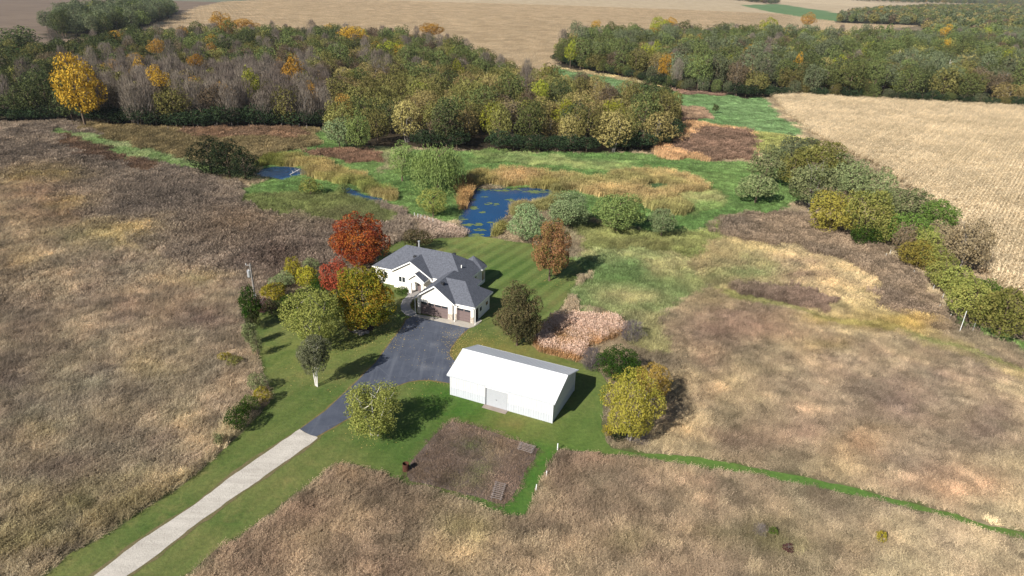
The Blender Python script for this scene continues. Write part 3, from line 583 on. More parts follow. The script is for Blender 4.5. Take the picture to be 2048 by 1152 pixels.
# ================================================================== HOUSE
th = rad(-22.1); O2 = g(947.1, 648.0)
M_wall = plain('cream_stucco', (236, 230, 220), .85, .2, .03, 6, k=.86); M_trim = plain('white_trim', (242, 240, 236), .5, .4, .02, 4, k=.9)
M_stone = None
def stonem():
    t = NT('pale_stone'); v = t.oco(); vo = t.n('ShaderNodeTexVoronoi', {'Vector': v, 'Scale': 4.5}); c = t.mix(t.rng(vo.outputs['Distance'], 0, .5), lin((226,218,206), .8), lin((176,164,150), .8))
    return t.surf(c, .9, t.bump(vo.outputs['Distance'], .5, .04), .2)
M_stone = stonem()
def shingles(name, c):
    t = NT(name); v = t.oco(); mp = t.n('ShaderNodeMapping', {'Vector': v, 'Scale': (1, 1, 1.35)}).outputs[0]
    n1 = t.noise(t.n('ShaderNodeMapping', {'Vector': v, 'Scale': (4.2, 4.2, 2.2)}).outputs[0], 1.0, 4, .75); n2 = t.noise(v, .5, 3); n3 = t.noise(v, 22, 2)
    z = t.n('ShaderNodeSeparateXYZ', {0: v}).outputs[2]; saw = t.math('FRACT', t.math('MULTIPLY', z, 7.2))
    a = lin(c, KG); cc = t.mix(t.rng(n1, .3, .7), tuple(x*.62 for x in a), tuple(x*1.45 for x in a)); cc = t.mix(t.rng(n2, .3, .7, 0, .25), cc, a)
    cc = t.mix(t.rng(saw, .0, .18, .45, 0), cc, tuple(x*.4 for x in a))
    h = t.math('ADD', t.math('MULTIPLY', saw, -.5), n3)
    return t.surf(cc, .92, t.bump(h, .5, .03), .15)
M_roof = shingles('charcoal_shingles', (100, 103, 112))
M_door = plain('brown_door', (118, 102, 100), .6, .3, .05, 3, k=.8); M_doorframe = plain('dark_frame', (60, 54, 52), .6)
M_dark = plain('dark_metal', (46, 46, 48), .5, .4)
def glassm(name, c=(.012, .016, .02)):
    t = NT(name); return t.surf(t.mix(t.noise(t.oco(), 1.5), c, tuple(x*2.2 for x in c)), .06, None, .9)
M_glass = glassm('window_glass'); M_amber_reflection = glassm('amber_reflection_glass', (.16, .10, .05))  # second glass has a warm reflection painted into its base colour
house = D.objects.new('house', None); COL.objects.link(house); house.location = (O2[0], O2[1], 0); house.rotation_euler = (0, 0, th)
tag(house, 'cream house with dark grey hipped shingle roofs, gabled entry and three car garage', 'house')
EZ = 2.85
def roof(name, faces, t=.2, label=None, parent=house):
    """faces: planar polygons; top in shingles, edge strips and underside as white fascia"""
    m = MB(); f = MB(); cnt = {}
    for fc in faces:
        m.add([(p[0], p[1], p[2]+.012) for p in fc], [tuple(range(len(fc)))]); f.add([(p[0], p[1], p[2]-t) for p in fc], [tuple(range(len(fc)))[::-1]])
        for i in range(len(fc)):
            a, b = fc[i], fc[(i+1) % len(fc)]; k = tuple(sorted([tuple(np.round(a, 3)), tuple(np.round(b, 3))])); cnt.setdefault(k, []).append((a, b))
    r = m.build(name, M_roof, parent)
    for k, l in cnt.items():
        if len(l) == 1:
            a, b = l[0]; f.add([(a[0], a[1], a[2]+.02), (b[0], b[1], b[2]+.02), (b[0], b[1], b[2]-t), (a[0], a[1], a[2]-t)], [(0, 3, 2, 1)])
    f.build('fascia', M_trim, r)
    return r
def hip(a0, a1, b0, b1, z0, sl, ends, axis='a'):
    """rectangular roof, ends=(inset at low end, inset at high end) of the ridge along axis; 0 = gable"""
    if axis == 'a':
        h = z0+sl*(b1-b0)/2; bm = (b0+b1)/2; R0 = (a0+ends[0], bm, h); R1 = (a1-ends[1], bm, h)
        A, B_, Cc, Dd = (a0, b0, z0), (a1, b0, z0), (a1, b1, z0), (a0, b1, z0)
        fs = [[A, B_, R1, R0], [Cc, Dd, R0, R1]]
        if ends[1]: fs.append([B_, Cc, R1])
        if ends[0]: fs.append([Dd, A, R0])
    else:
        h = z0+sl*(a1-a0)/2; am = (a0+a1)/2; R0 = (am, b0+ends[0], h); R1 = (am, b1-ends[1], h)
        A, B_, Cc, Dd = (a0, b0, z0), (a1, b0, z0), (a1, b1, z0), (a0, b1, z0)
        fs = [[B_, Cc, R1, R0], [Dd, A, R0, R1]]
        if ends[1]: fs.append([Cc, Dd, R1])
        if ends[0]: fs.append([A, B_, R0])
    return fs, h
fs, _ = hip(-21.1, -4.7, 6.1, 14.3, EZ, .72, (4.1, 4.1)); roof('roof', fs)
fs, _ = hip(-9.2, -2.7, -.85, 8.75, EZ, .71, (0, 3.2), 'b'); roof('roof', fs)
fs, _ = hip(-5.9, .42, -.40, 5.85, EZ-.03, .74, (0.001, 3.1)); fs = [fs[0], fs[1], fs[2]]; roof('roof', fs)
fs, _ = hip(-17.45, -10.0, 5.62, 10.2, EZ+.02, .60, (0, 0.001), 'b'); fs = fs[:2]; roof('roof', fs)
fs, _ = hip(-13.65, -10.5, 4.3, 7.6, 2.72, .74, (0, 0.001), 'b'); fs = fs[:2]; roof('roof', fs)
# eight sided bay at the back right
oc = (-6.55, 13.5); OR = 2.25
ov = [(oc[0]+OR*math.cos(rad(22.5+45*i)), oc[1]+OR*math.sin(rad(22.5+45*i)), EZ+.03) for i in range(8)]
roof('roof', [[ov[i], ov[(i+1) % 8], (oc[0], oc[1], EZ+1.75)] for i in range(8)])
def wall(m, name='wall', mat=M_wall, label=None):
    o = m.build(name, mat, house)
    if label: o['label'] = label
    return o
w1 = MB().box(-20.7, -5.0, 6.5, 13.9, 0, 2.64); W1 = wall(w1)
wall(MB().prism([(-17.0, 5.95, 0), (-10.45, 5.95, 0), (-10.45, 5.95, 2.72), (-13.725, 5.95, 4.72), (-17.0, 5.95, 2.72)], (0, .55, 0)), label='front gable wall of cream stucco')
# garage bays: pillars, lintel and gable above the door openings
gw = MB()
gw.prism([(-8.95, -.45, 2.12), (-3.2, -.45, 2.12), (-3.2, -.45, 2.55), (-3.2, -.45, 2.60), (-5.95, -.45, 4.80), (-8.95, -.45, 2.60)], (0, .3, 0))
gw.box(-8.95, -8.5, -.45, -.15, 1.0, 2.12).box(-3.9, -3.2, -.45, -.15, 1.0, 2.12)
gw.box(-8.95, -8.75, -.15, 8.4, 0, 2.64).box(-3.35, -3.2, -.15, 0.0, 0, 2.64)
gw.box(-3.2, 0, 0, .25, 2.10, 2.64).box(-3.2, -2.75, 0, .25, 1.0, 2.10).box(-.47, 0, 0, .25, 1.0, 2.10)
gw.box(-.25, 0, .25, 5.5, 0, 2.64).box(-3.0, -.25, 5.25, 5.5, 0, 2.64).box(-5.2, -3.0, 5.3, 8.4, 0, 2.64)
wall(gw, label='garage wall of cream stucco')
st = MB()
for a0, a1, b0, b1 in ((-9.0, -8.48, -.50, -.14), (-3.92, -3.15, -.50, -.14), (-3.14, -2.73, -.05, .24), (-.49, .04, -.05, .27)): wall(MB().box(a0, a1, b0, b1, 0, 1.05), 'stone_pillar', M_stone)
ow = MB(); q = [(oc[0]+(OR-.35)*math.cos(rad(22.5+45*i)), oc[1]+(OR-.35)*math.sin(rad(22.5+45*i)), 0) for i in range(8)]
ow.prism(q, (0, 0, 2.62)); wall(ow, label='eight sided bay wall')
bw = MB().box(-3.05, -2.95, 8.3, 8.4, 0, .1)
cap = MB().box(-8.97, -3.18, -.47, -.45, 2.08, 2.14).box(-3.2, .02, -.02, 0, 2.08, 2.14); wall(cap, 'door_trim', M_trim)
# garage doors in sections, with lites
def garage_door(a0, a1, b, n):
    d = MB().box(a0-.02, a1+.02, b+.06, b+.10, 0, 2.1).build('garage_door', M_doorframe, house)
    hgt = 2.08/4
    for k in range(4):
        s_ = MB().box(a0+.01, a1-.01, b+.015, b+.06, k*hgt+.012, (k+1)*hgt-.012); wd = (a1-a0)/n
        if k < 3 or True:
            for j in range(n):
                s_.box(a0+j*wd+.12, a0+(j+1)*wd-.12, b, b+.015, k*hgt+.09, (k+1)*hgt-.09) if k < 3 else None
        s_.build('door_section', M_door, d)
    wd = (a1-a0)/n
    for j in range(n): MB().box(a0+j*wd+.1, a0+(j+1)*wd-.1, b-.008, b+.014, 3*hgt+.12, 4*hgt-.12).build('pane', M_glass, d)
    return d
garage_door(-8.48, -3.92, -.32, 4); garage_door(-2.73, -.49, .12, 2)
def window(a0, a1, b, z0, z1, side='front', mull=1, glass=M_glass, x=None):
    """side front: plane b, spans a; side right: plane a=x, spans b"""
    fr = .06; f = MB(); p = .03
    def bx(u0, u1, v0, v1, d0, d1, m):
        if side == 'front': m.box(u0, u1, b-d1, b-d0, v0, v1)
        else: m.box(x+d0, x+d1, u0, u1, v0, v1)
    bx(a0-fr, a1+fr, z1, z1+fr, 0, p+.02, f); bx(a0-fr, a1+fr, z0-fr, z0, 0, p+.04, f)
    bx(a0-fr, a0, z0, z1, 0, p, f); bx(a1, a1+fr, z0, z1, 0, p, f)
    for k in range(1, mull+1):
        c = a0+(a1-a0)*k/(mull+1); bx(c-.05, c+.05, z0, z1, 0, p, f)
    o = f.build('window', M_trim, house)
    for k in range(mull+1):
        w_ = (a1-a0)/(mull+1); m = MB(); bx(a0+k*w_+(.05 if k else 0), a0+(k+1)*w_-(.05 if k < mull else 0), z0, z1, .004, .012, m); m.build('pane', glass, o)
    return o
window(-16.02, -14.9, 5.95, 1.22, 2.1, mull=1)
window(-19.8, -18.6, 6.5, 1.0, 2.1, mull=1)
window(2.05, 2.7, None, 1.05, 1.75, 'right', 0, M_glass, 0.0); window(4.1, 4.9, None, 1.1, 1.75, 'right', 0, M_amber_reflection, 0.0)
# right wall of the living wing: tall windows
window(10.4, 11.4, None, .8, 2.2, 'right', 0, M_glass, -5.0)
ang = rad(0); f = MB()
for i in (7,):
    pass
# bay windows on the two faces looking right
for i in (0, 7, 1):
    A = Vector(q[i]); B2 = Vector(q[(i+1) % 8]); dv = (B2-A).normalized(); nv = Vector((dv.y, -dv.x, 0)); L = (B2-A).length
    fr = MB(); gl = MB()
    def slab(m, u0, u1, z0, z1, d0, d1):
        P = [A+dv*u0+nv*d0, A+dv*u1+nv*d0, A+dv*u1+nv*d1, A+dv*u0+nv*d1]; m.prism([(p.x, p.y, z0) for p in P], (0, 0, z1-z0))
    slab(fr, .15, L-.15, 2.3, 2.38, 0, .04); slab(fr, .15, L-.15, .55, .63, 0, .06); slab(fr, .15, .22, .63, 2.3, 0, .04); slab(fr, L-.22, L-.15, .63, 2.3, 0, .04); slab(fr, L/2-.04, L/2+.04, .63, 2.3, 0, .04)
    o = fr.build('window', M_trim, house); slab(gl, .22, L/2-.04, .63, 2.3, .005, .015); slab(gl, L/2+.04, L-.22, .63, 2.3, .005, .015); gl.build('pane', M_amber_reflection if i == 7 else M_glass, o)
sd_ = MB().box(0, .03, .7, 1.5, .02, 2.0).build('side_door', M_doorframe, house); MB().box(.03, .06, 1.38, 1.44, .95, 1.05).build('handle', M_dark, sd_)
# porch: arch wall, columns, floor, dark door
def arch_wall(a0, a1, b0, b1, o0, o1, zt, zspring, rise, top):
    m = MB(); N_ = 10; m.box(a0, o0, b0, b1, 0, top[0]); m.box(o1, a1, b0, b1, 0, top[0])
    for k in range(N_):
        u0 = o0+(o1-o0)*k/N_; u1 = o0+(o1-o0)*(k+1)/N_
        f0 = zspring+rise*math.sin(math.pi*k/N_); f1 = zspring+rise*math.sin(math.pi*(k+1)/N_)
        m.prism([(u0, b0, f0), (u1, b0, f1), (u1, b0, top[0]+.0), (u0, b0, top[0])], (0, b1-b0, 0))
    am = (a0+a1)/2
    m.prism([(a0, b0, top[0]), (a1, b0, top[0]), (am, b0, top[1])], (0, b1-b0, 0)); return m
p_ = arch_wall(-13.45, -10.8, 4.6, 4.85, -13.0, -11.25, 0, 2.05, .32, (2.6, 3.62)); wall(p_, 'porch_arch')
wall(MB().box(-13.45, -13.25, 4.85, 5.95, 2.3, 2.6), 'porch_beam'); wall(MB().box(-10.95, -10.8, 4.85, 5.95, 2.3, 2.6), 'porch_beam')
wall(MB().box(-13.6, -10.6, 4.3, 5.95, 0, .28).box(-13.2, -11.0, 3.9, 4.3, 0, .14), 'porch_floor', concrete('porch_concrete', (170, 164, 160)))
pd = MB().box(-12.6, -11.5, 5.9, 5.948, .28, 2.3).build('front_door', M_door, house); MB().box(-11.7, -11.64, 5.86, 5.9, 1.2, 1.4).build('handle', M_dark, pd)
wall(MB().box(-10.45, -9.0, 6.0, 6.5, 0, 2.64), label='recessed entry wall')
wall(MB().box(-10.2, -9.4, 5.95, 6.0, 1.0, 2.2), 'window', M_glass)
# roof vents and pipes
M_galv = plain('galvanised', (196, 198, 200), .45, .5, .05, 4, .6)
MB().tube((-14.75, 10.35, 5.4), (-14.75, 10.35, 6.65), .13, .13, 10).tube((-14.75, 10.35, 6.65), (-14.75, 10.35, 6.8), .2, .2, 10).build('flue_pipe', M_galv, house)
MB().tube((-6.5, 9.1, 4.0), (-6.5, 9.1, 4.6), .09, .09, 8).build('vent_pipe', M_trim, house)
for a, b, z in ((-8.8, 11.1, 5.35), (-5.5, 1.0, 5.0), (-14.6, 8.7, 4.75)):
    MB().box(a-.22, a+.22, b-.22, b+.22, z-.35, z+.12).build('roof_vent', M_dark, house)
for x_, y_ in ((-9.2, -.83), (-2.72, -.83), (.38, -.38)):
    MB().box(x_-.04, x_+.04, y_+.06, y_+.13, 0.1, EZ-.2).build('downspout', M_trim, house)
# ================================================================== SHED
SN = np.array([4.98618643, 63.96224891]); SA = rad(-23.4)
SL, SW, SE, SR = 13.06, 7.46, 2.95, 4.30
shed = D.objects.new('metal_shed', None); COL.objects.link(shed); shed.location = (SN[0], SN[1], 0); shed.rotation_euler = (0, 0, SA)
tag(shed, 'long white ribbed metal pole shed with sliding door beside the garden plot', 'shed')
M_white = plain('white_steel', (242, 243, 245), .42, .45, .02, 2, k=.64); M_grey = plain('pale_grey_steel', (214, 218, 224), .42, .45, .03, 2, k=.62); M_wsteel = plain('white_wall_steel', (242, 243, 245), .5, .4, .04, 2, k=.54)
M_sdoor = plain('grey_door_steel', (200, 203, 208), .5, .4, .03, 2, k=.58)
def ribbed(w_, h_, pitch=.305, d=.022, rw=.05):
    """panel in x-z plane facing -y, origin lower left"""
    m = MB(); n = max(1, round(w_/pitch)); xs = []
    for k in range(n):
        x = (k+.5)*w_/n; xs += [(x-rw, 0), (x-rw*.5, -d), (x+rw*.5, -d), (x+rw, 0)]
    pr = [(0, 0)]+xs+[(w_, 0)]
    V = [(x, y, z) for z in (0, h_) for x, y in pr]; n = len(pr)
    m.add(V, [(i, i+1, n+i+1, n+i) for i in range(n-1)])
    m.box(0, w_, .002, .03, 0, h_)
    return m
def place_panel(name, me, mat_obj, parent, origin, ux, uz):
    o = obj(name, me, parent); ux = Vector(ux).normalized(); uz = Vector(uz).normalized(); uy = uz.cross(ux)
    o.matrix_local = Matrix(((ux.x, uy.x, uz.x, origin[0]), (ux.y, uy.y, uz.y, origin[1]), (ux.z, uy.z, uz.z, origin[2]), (0, 0, 0, 1))); return o
DX0, DX1 = -7.85, -6.1      # door opening along the front (local x from the near corner, negative to the left)
def side_panels(length, origin, ux, skip=None, n=None):
    n = n or round(length/.93); w_ = length/n
    lo = ribbed(w_-.006, 1.05); lm = mesh('wainscot_panel', lo.V, lo.F, [M_grey]); up = ribbed(w_-.006, SE-1.09); um = mesh('wall_panel', up.V, up.F, [M_wsteel])
    for k in range(n):
        s0 = k*w_; p = Vector(origin)+Vector(ux).normalized()*s0
        if skip and skip(s0, s0+w_): continue
        place_panel('wainscot_panel', lm, None, shed, p, ux, (0, 0, 1)); place_panel('wall_panel', um, None, shed, p+Vector((0, 0, 1.07)), ux, (0, 0, 1))
nF = 14; wF = SL/nF
side_panels(SL, (-SL, 0, 0), (1, 0, 0), skip=lambda a, b: b > SL+DX0+.05 and a < SL+DX1-.05, n=nF)
side_panels(SW, (0, 0, 0), (0, 1, 0)); side_panels(SL, (0, SW, 0), (-1, 0, 0)); side_panels(SW, (-SL, SW, 0), (0, -1, 0))
k0 = math.floor((SL+DX0)/wF+.02)*wF; k1 = math.ceil((SL+DX1)/wF-.02)*wF
fdoor0, fdoor1 = -SL+k0, -SL+k1
hd = MB().box(fdoor0, fdoor1, 0, .03, 2.35, SE-.02); hd.build('door_header', M_white, shed)
MB().box(fdoor0, fdoor1, .06, .10, 0, 2.36).build('door_back', M_dark, shed)
dr = MB().box(fdoor0+.12, fdoor1-.02, .0, .05, .04, 2.33); dro = dr.build('sliding_door', M_sdoor, shed)
for k in range(3): MB().box(fdoor0+.12, fdoor1-.02, -.014, -.002, .55+k*.58, .60+k*.58).build('door_rail', M_sdoor, dro)
MB().box((fdoor0+fdoor1)/2-.06, (fdoor0+fdoor1)/2+.1, -.05, -.015, 1.05, 1.1).build('handle', M_dark, dro)
MB().box(fdoor0, fdoor0+.1, -.03, .05, 0, 2.36).build('door_jamb', M_dark, shed)
for x_, y_ in ((-.03, -.03), (-.03, SW-.05), (-SL-.04, -.03), (-SL-.04, SW-.05)): MB().box(x_, x_+.08, y_, y_+.08, 0, SE).build('corner_trim', M_white, shed)
gz = SR-SE
for x0, x1 in ((-.03, 0.0), (-SL, -SL+.03)):
    MB().prism([(x0, 0, SE), (x0, SW, SE), (x0, SW/2, SR-.06)], (x1-x0, 0, 0)).build('gable_panel', M_white, shed)
ov_ = .3; sl = (SR-SE)/(SW/2); n = 15; w_ = (SL+2*ov_)/n; ln = math.hypot(SW/2+ov_, sl*(SW/2+ov_))
rp = ribbed(w_-.004, ln, .30, .03, .045); rm = mesh('roof_panel', rp.V, rp.F, [M_white])
zt = SE-sl*ov_+.05
for k in range(n):
    place_panel('roof_panel', rm, None, shed, (-SL-ov_+k*w_, -ov_, zt), (1, 0, 0), (0, SW/2+ov_, sl*(SW/2+ov_)))
    place_panel('roof_panel', rm, None, shed, (ov_-k*w_, SW+ov_, zt), (-1, 0, 0), (0, -(SW/2+ov_), sl*(SW/2+ov_)))
rc = MB(); zr = SR+.085
rc.prism([(-SL-ov_, SW/2-.18, zr-.045), (-SL-ov_, SW/2, zr+.03), (-SL-ov_, SW/2+.18, zr-.045), (-SL-ov_, SW/2, zr+.01)], (SL+2*ov_, 0, 0)); rc.build('ridge_cap', M_white, shed)
MB().box(-SL-ov_, ov_, -ov_-.03, -ov_, zt-.14, zt+.02).build('eave_trim', M_grey, shed); MB().box(-SL-ov_, ov_, SW+ov_, SW+ov_+.03, zt-.14, zt+.02).build('eave_trim', M_grey, shed)
for x0 in (-SL-ov_-.02, ov_):
    b_ = MB()
    for s_ in (0, 1):
        y0 = -ov_ if s_ == 0 else SW+ov_
        b_.prism([(x0, y0, zt-.12), (x0, SW/2, zr-.16), (x0, SW/2, zr-.02), (x0, y0, zt+.03)], (.02, 0, 0))
    b_.build('rake_trim', M_white, shed)
_pad = MB().box(fdoor0-.1, fdoor1+.15, -.75, -.04, 0, .07); pad = _pad.build('door_pad', concrete('pad_concrete', (168, 154, 144)), shed)
#PART3
# ================================================================== TREES
def unit(n):
    v = RNG.normal(size=(n, 3)); return v/np.linalg.norm(v, axis=1)[:, None]
def leaves(C_, N_, s, asp=.6):
    t = np.cross(N_, unit(len(N_))); t /= np.linalg.norm(t, axis=1)[:, None]+1e-9; b = np.cross(N_, t); s = s[:, None]
    V = np.stack([C_+t*s, C_+b*s*asp, C_-t*s, C_-b*s*asp], 1).reshape(-1, 3); n = len(C_)
    return V, np.arange(4*n).reshape(n, 4)
def crown(kind, n, ls):
    """leaf cloud in the unit ball"""
    if kind == 'willow':
        m = n//22; d = unit(m); d[:, 2] = np.abs(d[:, 2])**.6; d /= np.linalg.norm(d, axis=1)[:, None]
        st = d*RNG.uniform(.55, 1.0, (m, 1)); st[:, 2] *= RNG.uniform(.7, 1, m)
        L = RNG.uniform(.4, 1.5, m); k = RNG.uniform(0, 1, (m, 22)); P = np.repeat(st[:, None, :], 22, 1)
        P[..., 2] = np.maximum(st[:, None, 2]-k*L[:, None], -1.0); P[..., :2] *= (1+.12*k[..., None]); P = P.reshape(-1, 3)+RNG.normal(0, .018, (m*22, 3))
        N_ = unit(len(P)); N_[:, 2] *= .3; N_ += P*[1, 1, .2]; N_ /= np.linalg.norm(N_, axis=1)[:, None]
        t = np.tile([0, 0, 1.0], (len(P), 1))+RNG.normal(0, .25, (len(P), 3)); b = np.cross(N_, t); b /= np.linalg.norm(b, axis=1)[:, None]
        s = (ls*RNG.uniform(.7, 1.3, len(P)))[:, None]
        V = np.stack([P+t*s*1.5, P+b*s*.5, P-t*s*1.5, P-b*s*.5], 1).reshape(-1, 3); return V, np.arange(len(V)).reshape(-1, 4)
    if kind == 'bare':
        m = n; z = RNG.uniform(-1, .95, m); a = RNG.uniform(0, 6.28, m); prof = np.sqrt(np.clip(1-np.maximum(z, -.1)**2, 0, 1))*(.62+.38*np.clip(z+1, 0, 1))*(1+.22*np.sin(a*3+z*4))
        r = prof*np.sqrt(RNG.uniform(.05, 1, m)); P = np.stack([r*np.cos(a), r*np.sin(a), z], 1); ax_ = P*[.55, .55, 0]+np.array([0, 0, 1.0])
        ax_ += RNG.normal(0, .22, (m, 3)); ax_ /= np.linalg.norm(ax_, axis=1)[:, None]
        b = np.cross(ax_, unit(m)); b /= np.linalg.norm(b, axis=1)[:, None]; L = RNG.uniform(.08, .34, m)[:, None]; w_ = (ls*RNG.uniform(.5, 1.2, m))[:, None]
        V = np.stack([P-b*w_, P+b*w_, P+ax_*L+b*w_*.3, P+ax_*L-b*w_*.3], 1).reshape(-1, 3); return V, np.arange(4*m).reshape(m, 4)
    cfg = {'round': (40, .66, .22, .36), 'maple': (70, .76, .17, .27), 'oak': (34, .68, .24, .38), 'loose': (44, .70, .18, .32), 'bush': (30, .66, .26, .40), 'column': (24, .62, .28, .42)}[kind]
    K, rs, r0, r1 = cfg; Cn = unit(K)*RNG.uniform(rs*.7, rs*1.22, (K, 1)); Cn[:, 2] = np.where(Cn[:, 2] < -.2, Cn[:, 2]*.75, Cn[:, 2]); R = RNG.uniform(r0, r1, K)
    if kind == 'bush': Cn[:, 2] = np.abs(Cn[:, 2])*.9-.35
    Cn = np.concatenate([Cn, [[0, 0, 0]]]); R = np.append(R, .55)
    wgt = R**2; i = RNG.choice(K+1, n, p=wgt/wgt.sum()); d = unit(n)
    sh = RNG.uniform(.78, 1.08, n) if kind != 'loose' else RNG.uniform(.4, 1.2, n)
    P = Cn[i]+d*(R[i]*sh)[:, None]
    dd = np.min(np.linalg.norm(P[:, None]-Cn[None], axis=2)/R[None]+(np.arange(K+1)[None] == i[:, None])*9, axis=1)
    P = P[(dd > .72) | (RNG.random(n) < .12)]; d = d[(dd > .72) | False] if False else None
    mxr = {'loose': 1.3, 'oak': 1.16, 'maple': 1.08}.get(kind, 1.12); P = P/np.maximum(1, np.linalg.norm(P, axis=1)/mxr)[:, None]
    P = P+RNG.normal(0, .015, P.shape)
    if kind == 'bush': P[:, 2] = np.maximum(P[:, 2], -1)
    N_ = unit(len(P))+P*1.0; N_ /= np.linalg.norm(N_, axis=1)[:, None]
    return leaves(P, N_, ls*RNG.uniform(.6, 1.3, len(P)))
def trunk_mesh(kind, mat, multi=1, bare=False):
    m = MB(); r0 = (.045 if multi == 1 else .028) if not bare else .03
    for j in range(multi):
        ox = (j-(multi-1)/2)*.09; tx, ty = random.uniform(-.08, .08)+ox*2.2, random.uniform(-.08, .08)
        segs = [(ox, 0, 0), (ox*1.3+tx*.4, ty*.4, .35), (ox*1.6+tx, ty, .65), (ox*1.8+tx*1.3, ty*1.3, .88)]; rr = [r0*1.25, r0*.85, r0*.55, r0*.15]
        for a in range(3): m.tube(segs[a], segs[a+1], rr[a], rr[a+1], 6, False)
        nb = (14 if bare else 8)//multi+1
        for k in range(nb):
            z = random.uniform(.28, .8); a = random.uniform(0, 6.28); f = min(1, z/.65); bx, by = ox+tx*f, ty*f; L = random.uniform(.4, .75)*(1.15-z*.6)
            p = (bx, by, z*.98); q_ = (bx+math.cos(a)*L*.55, by+math.sin(a)*L*.55, z+.10); e = (bx+math.cos(a)*L, by+math.sin(a)*L, min(.98, z+.26))
            m.tube(p, q_, r0*.38, r0*.22, 4, False); m.tube(q_, e, r0*.22, r0*.06, 4, False)
            if bare:
                for s_ in (-.5, .5): m.tube(q_, (q_[0]+math.cos(a+s_)*L*.35, q_[1]+math.sin(a+s_)*L*.35, min(.98, q_[2]+.16)), r0*.16, r0*.04, 3, False)
    me = mesh('trunk', m.V, m.F, [mat]); return me
def bark(name, c, k=.7): return plain(name, c, .95, .1, .25, 5, 0, k)
BK = bark('brown_bark', (112, 96, 82)); BG = bark('grey_bark', (150, 142, 134)); BW = bark('white_bark', (226, 220, 212), .85)
TM = {'n': [trunk_mesh('t', BK) for _ in range(4)], 'g': [trunk_mesh('t', BG, 1, True) for _ in range(5)], 'w': [trunk_mesh('t', BW, 3) for _ in range(2)], 'm': [trunk_mesh('t', BG, 3) for _ in range(2)]}
CR = {}
def crowns(kind, n, ls, k):
    key = (kind, n, ls)
    if key not in CR:
        out = []
        for _ in range(k):
            V, Q = crown(kind, n, ls); me = mesh('crown', V, Q, [BK]); out.append(me)
        CR[key] = out
    return CR[key]
PAL = dict(
 red=[(104,38,36),(134,54,38),(160,84,48),(180,112,54)], scarlet=[(168,88,56),(212,122,76),(182,112,92)], gold=[(84,100,38),(122,124,44),(158,142,50),(176,128,50)],
 willow=[(104,124,70),(142,156,94),(120,138,70)], wgrey=[(108,128,86),(148,160,116),(122,140,92)], birch=[(92,96,72),(122,122,94),(100,104,76)], birchy=[(114,132,60),(172,176,96),(146,154,80)],
 oakred=[(98,98,52),(132,104,66),(162,108,86),(120,94,58)], brownoak=[(76,76,50),(98,92,62),(114,100,72)], dkgreen=[(38,62,28),(60,86,34),(80,102,42)], yellow=[(150,154,52),(204,198,90),(180,172,72)],
 yorange=[(190,168,80),(208,178,92),(168,156,70)], grey=[(112,104,106),(134,124,122)], dark=[(36,46,32),(48,58,38),(60,68,44)], olive=[(108,118,58),(144,146,78),(160,154,86)], oliveg=[(100,112,74),(134,142,96),(148,152,106)],
 bright=[(84,108,50),(112,132,62),(80,98,48)], tan=[(140,126,98),(164,148,116),(150,132,96)], orangey=[(118,116,58),(164,148,70),(134,126,62)], yellowb=[(124,126,44),(184,164,62),(104,114,42)], maroon=[(84,56,58),(104,68,66)],
 f_dark=[(62,74,48),(92,100,62),(118,120,78)], f_olive=[(108,108,62),(136,132,76),(158,148,92)], f_green=[(88,102,60),(126,134,80),(104,112,68)], f_yellow=[(184,142,54),(212,164,64),(170,138,60)], f_orange=[(180,134,66),(202,156,78),(158,124,70)],
 f_lime=[(140,150,54),(176,178,62),(150,150,70)], f_tan=[(158,142,92),(178,162,104),(146,132,84)], f_brown=[(112,98,78),(132,114,90),(100,92,72)], f_bare=[(128,116,106),(158,144,130),(108,98,90)], f_blue=[(98,108,80),(134,140,104),(88,98,72)], f_under=[(46,60,42),(60,76,52),(76,90,60)])
LM = {k: leafmat('leaves_'+k, v, .66 if k[:2] == 'f_' else .78) for k, v in PAL.items()}
def setmat(o, m):
    o.material_slots[0].link = 'OBJECT'; o.material_slots[0].material = m
TN = dict(n='trunk')
def tree(name, x, y, w_, h_, zc, kind, pal, n, ls, k, tk='n', label=None, cat='tree', group=None, yaw=None, limb=True):
    r = D.objects.new(name, None); COL.objects.link(r); r.location = (x, y, 0); r.rotation_euler = (0, 0, random.uniform(0, 6.28) if yaw is None else yaw)
    tag(r, label, cat, group)
    c = obj('crown', random.choice(crowns(kind, n, ls, k)), r, (0, 0, zc), None, (w_, w_, h_)); setmat(c, LM[pal])
    top = zc+h_*.85; t = obj('trunk', random.choice(TM[tk]), r, None, None, (w_*1.0, w_*1.0, top)); return r
def solve(x0, x1, yt, yb, clear):
    cx, cy = (x0+x1)/2, (yt+yb)/2; zc = 5.0
    for _ in range(8):
        P = g(cx, cy, zc); d = math.sqrt(P[0]**2+P[1]**2+(CAMH-zc)**2); s_ = F/d; t = math.asin((CAMH-zc)/d)
        W = (x1-x0)/2/s_; V = (yb-yt)/2/s_; H_ = math.sqrt(max(V*V-(W*math.sin(t))**2, (.35*W)**2))/math.cos(t); zc = H_+clear
    return P[0], P[1], W, H_, zc
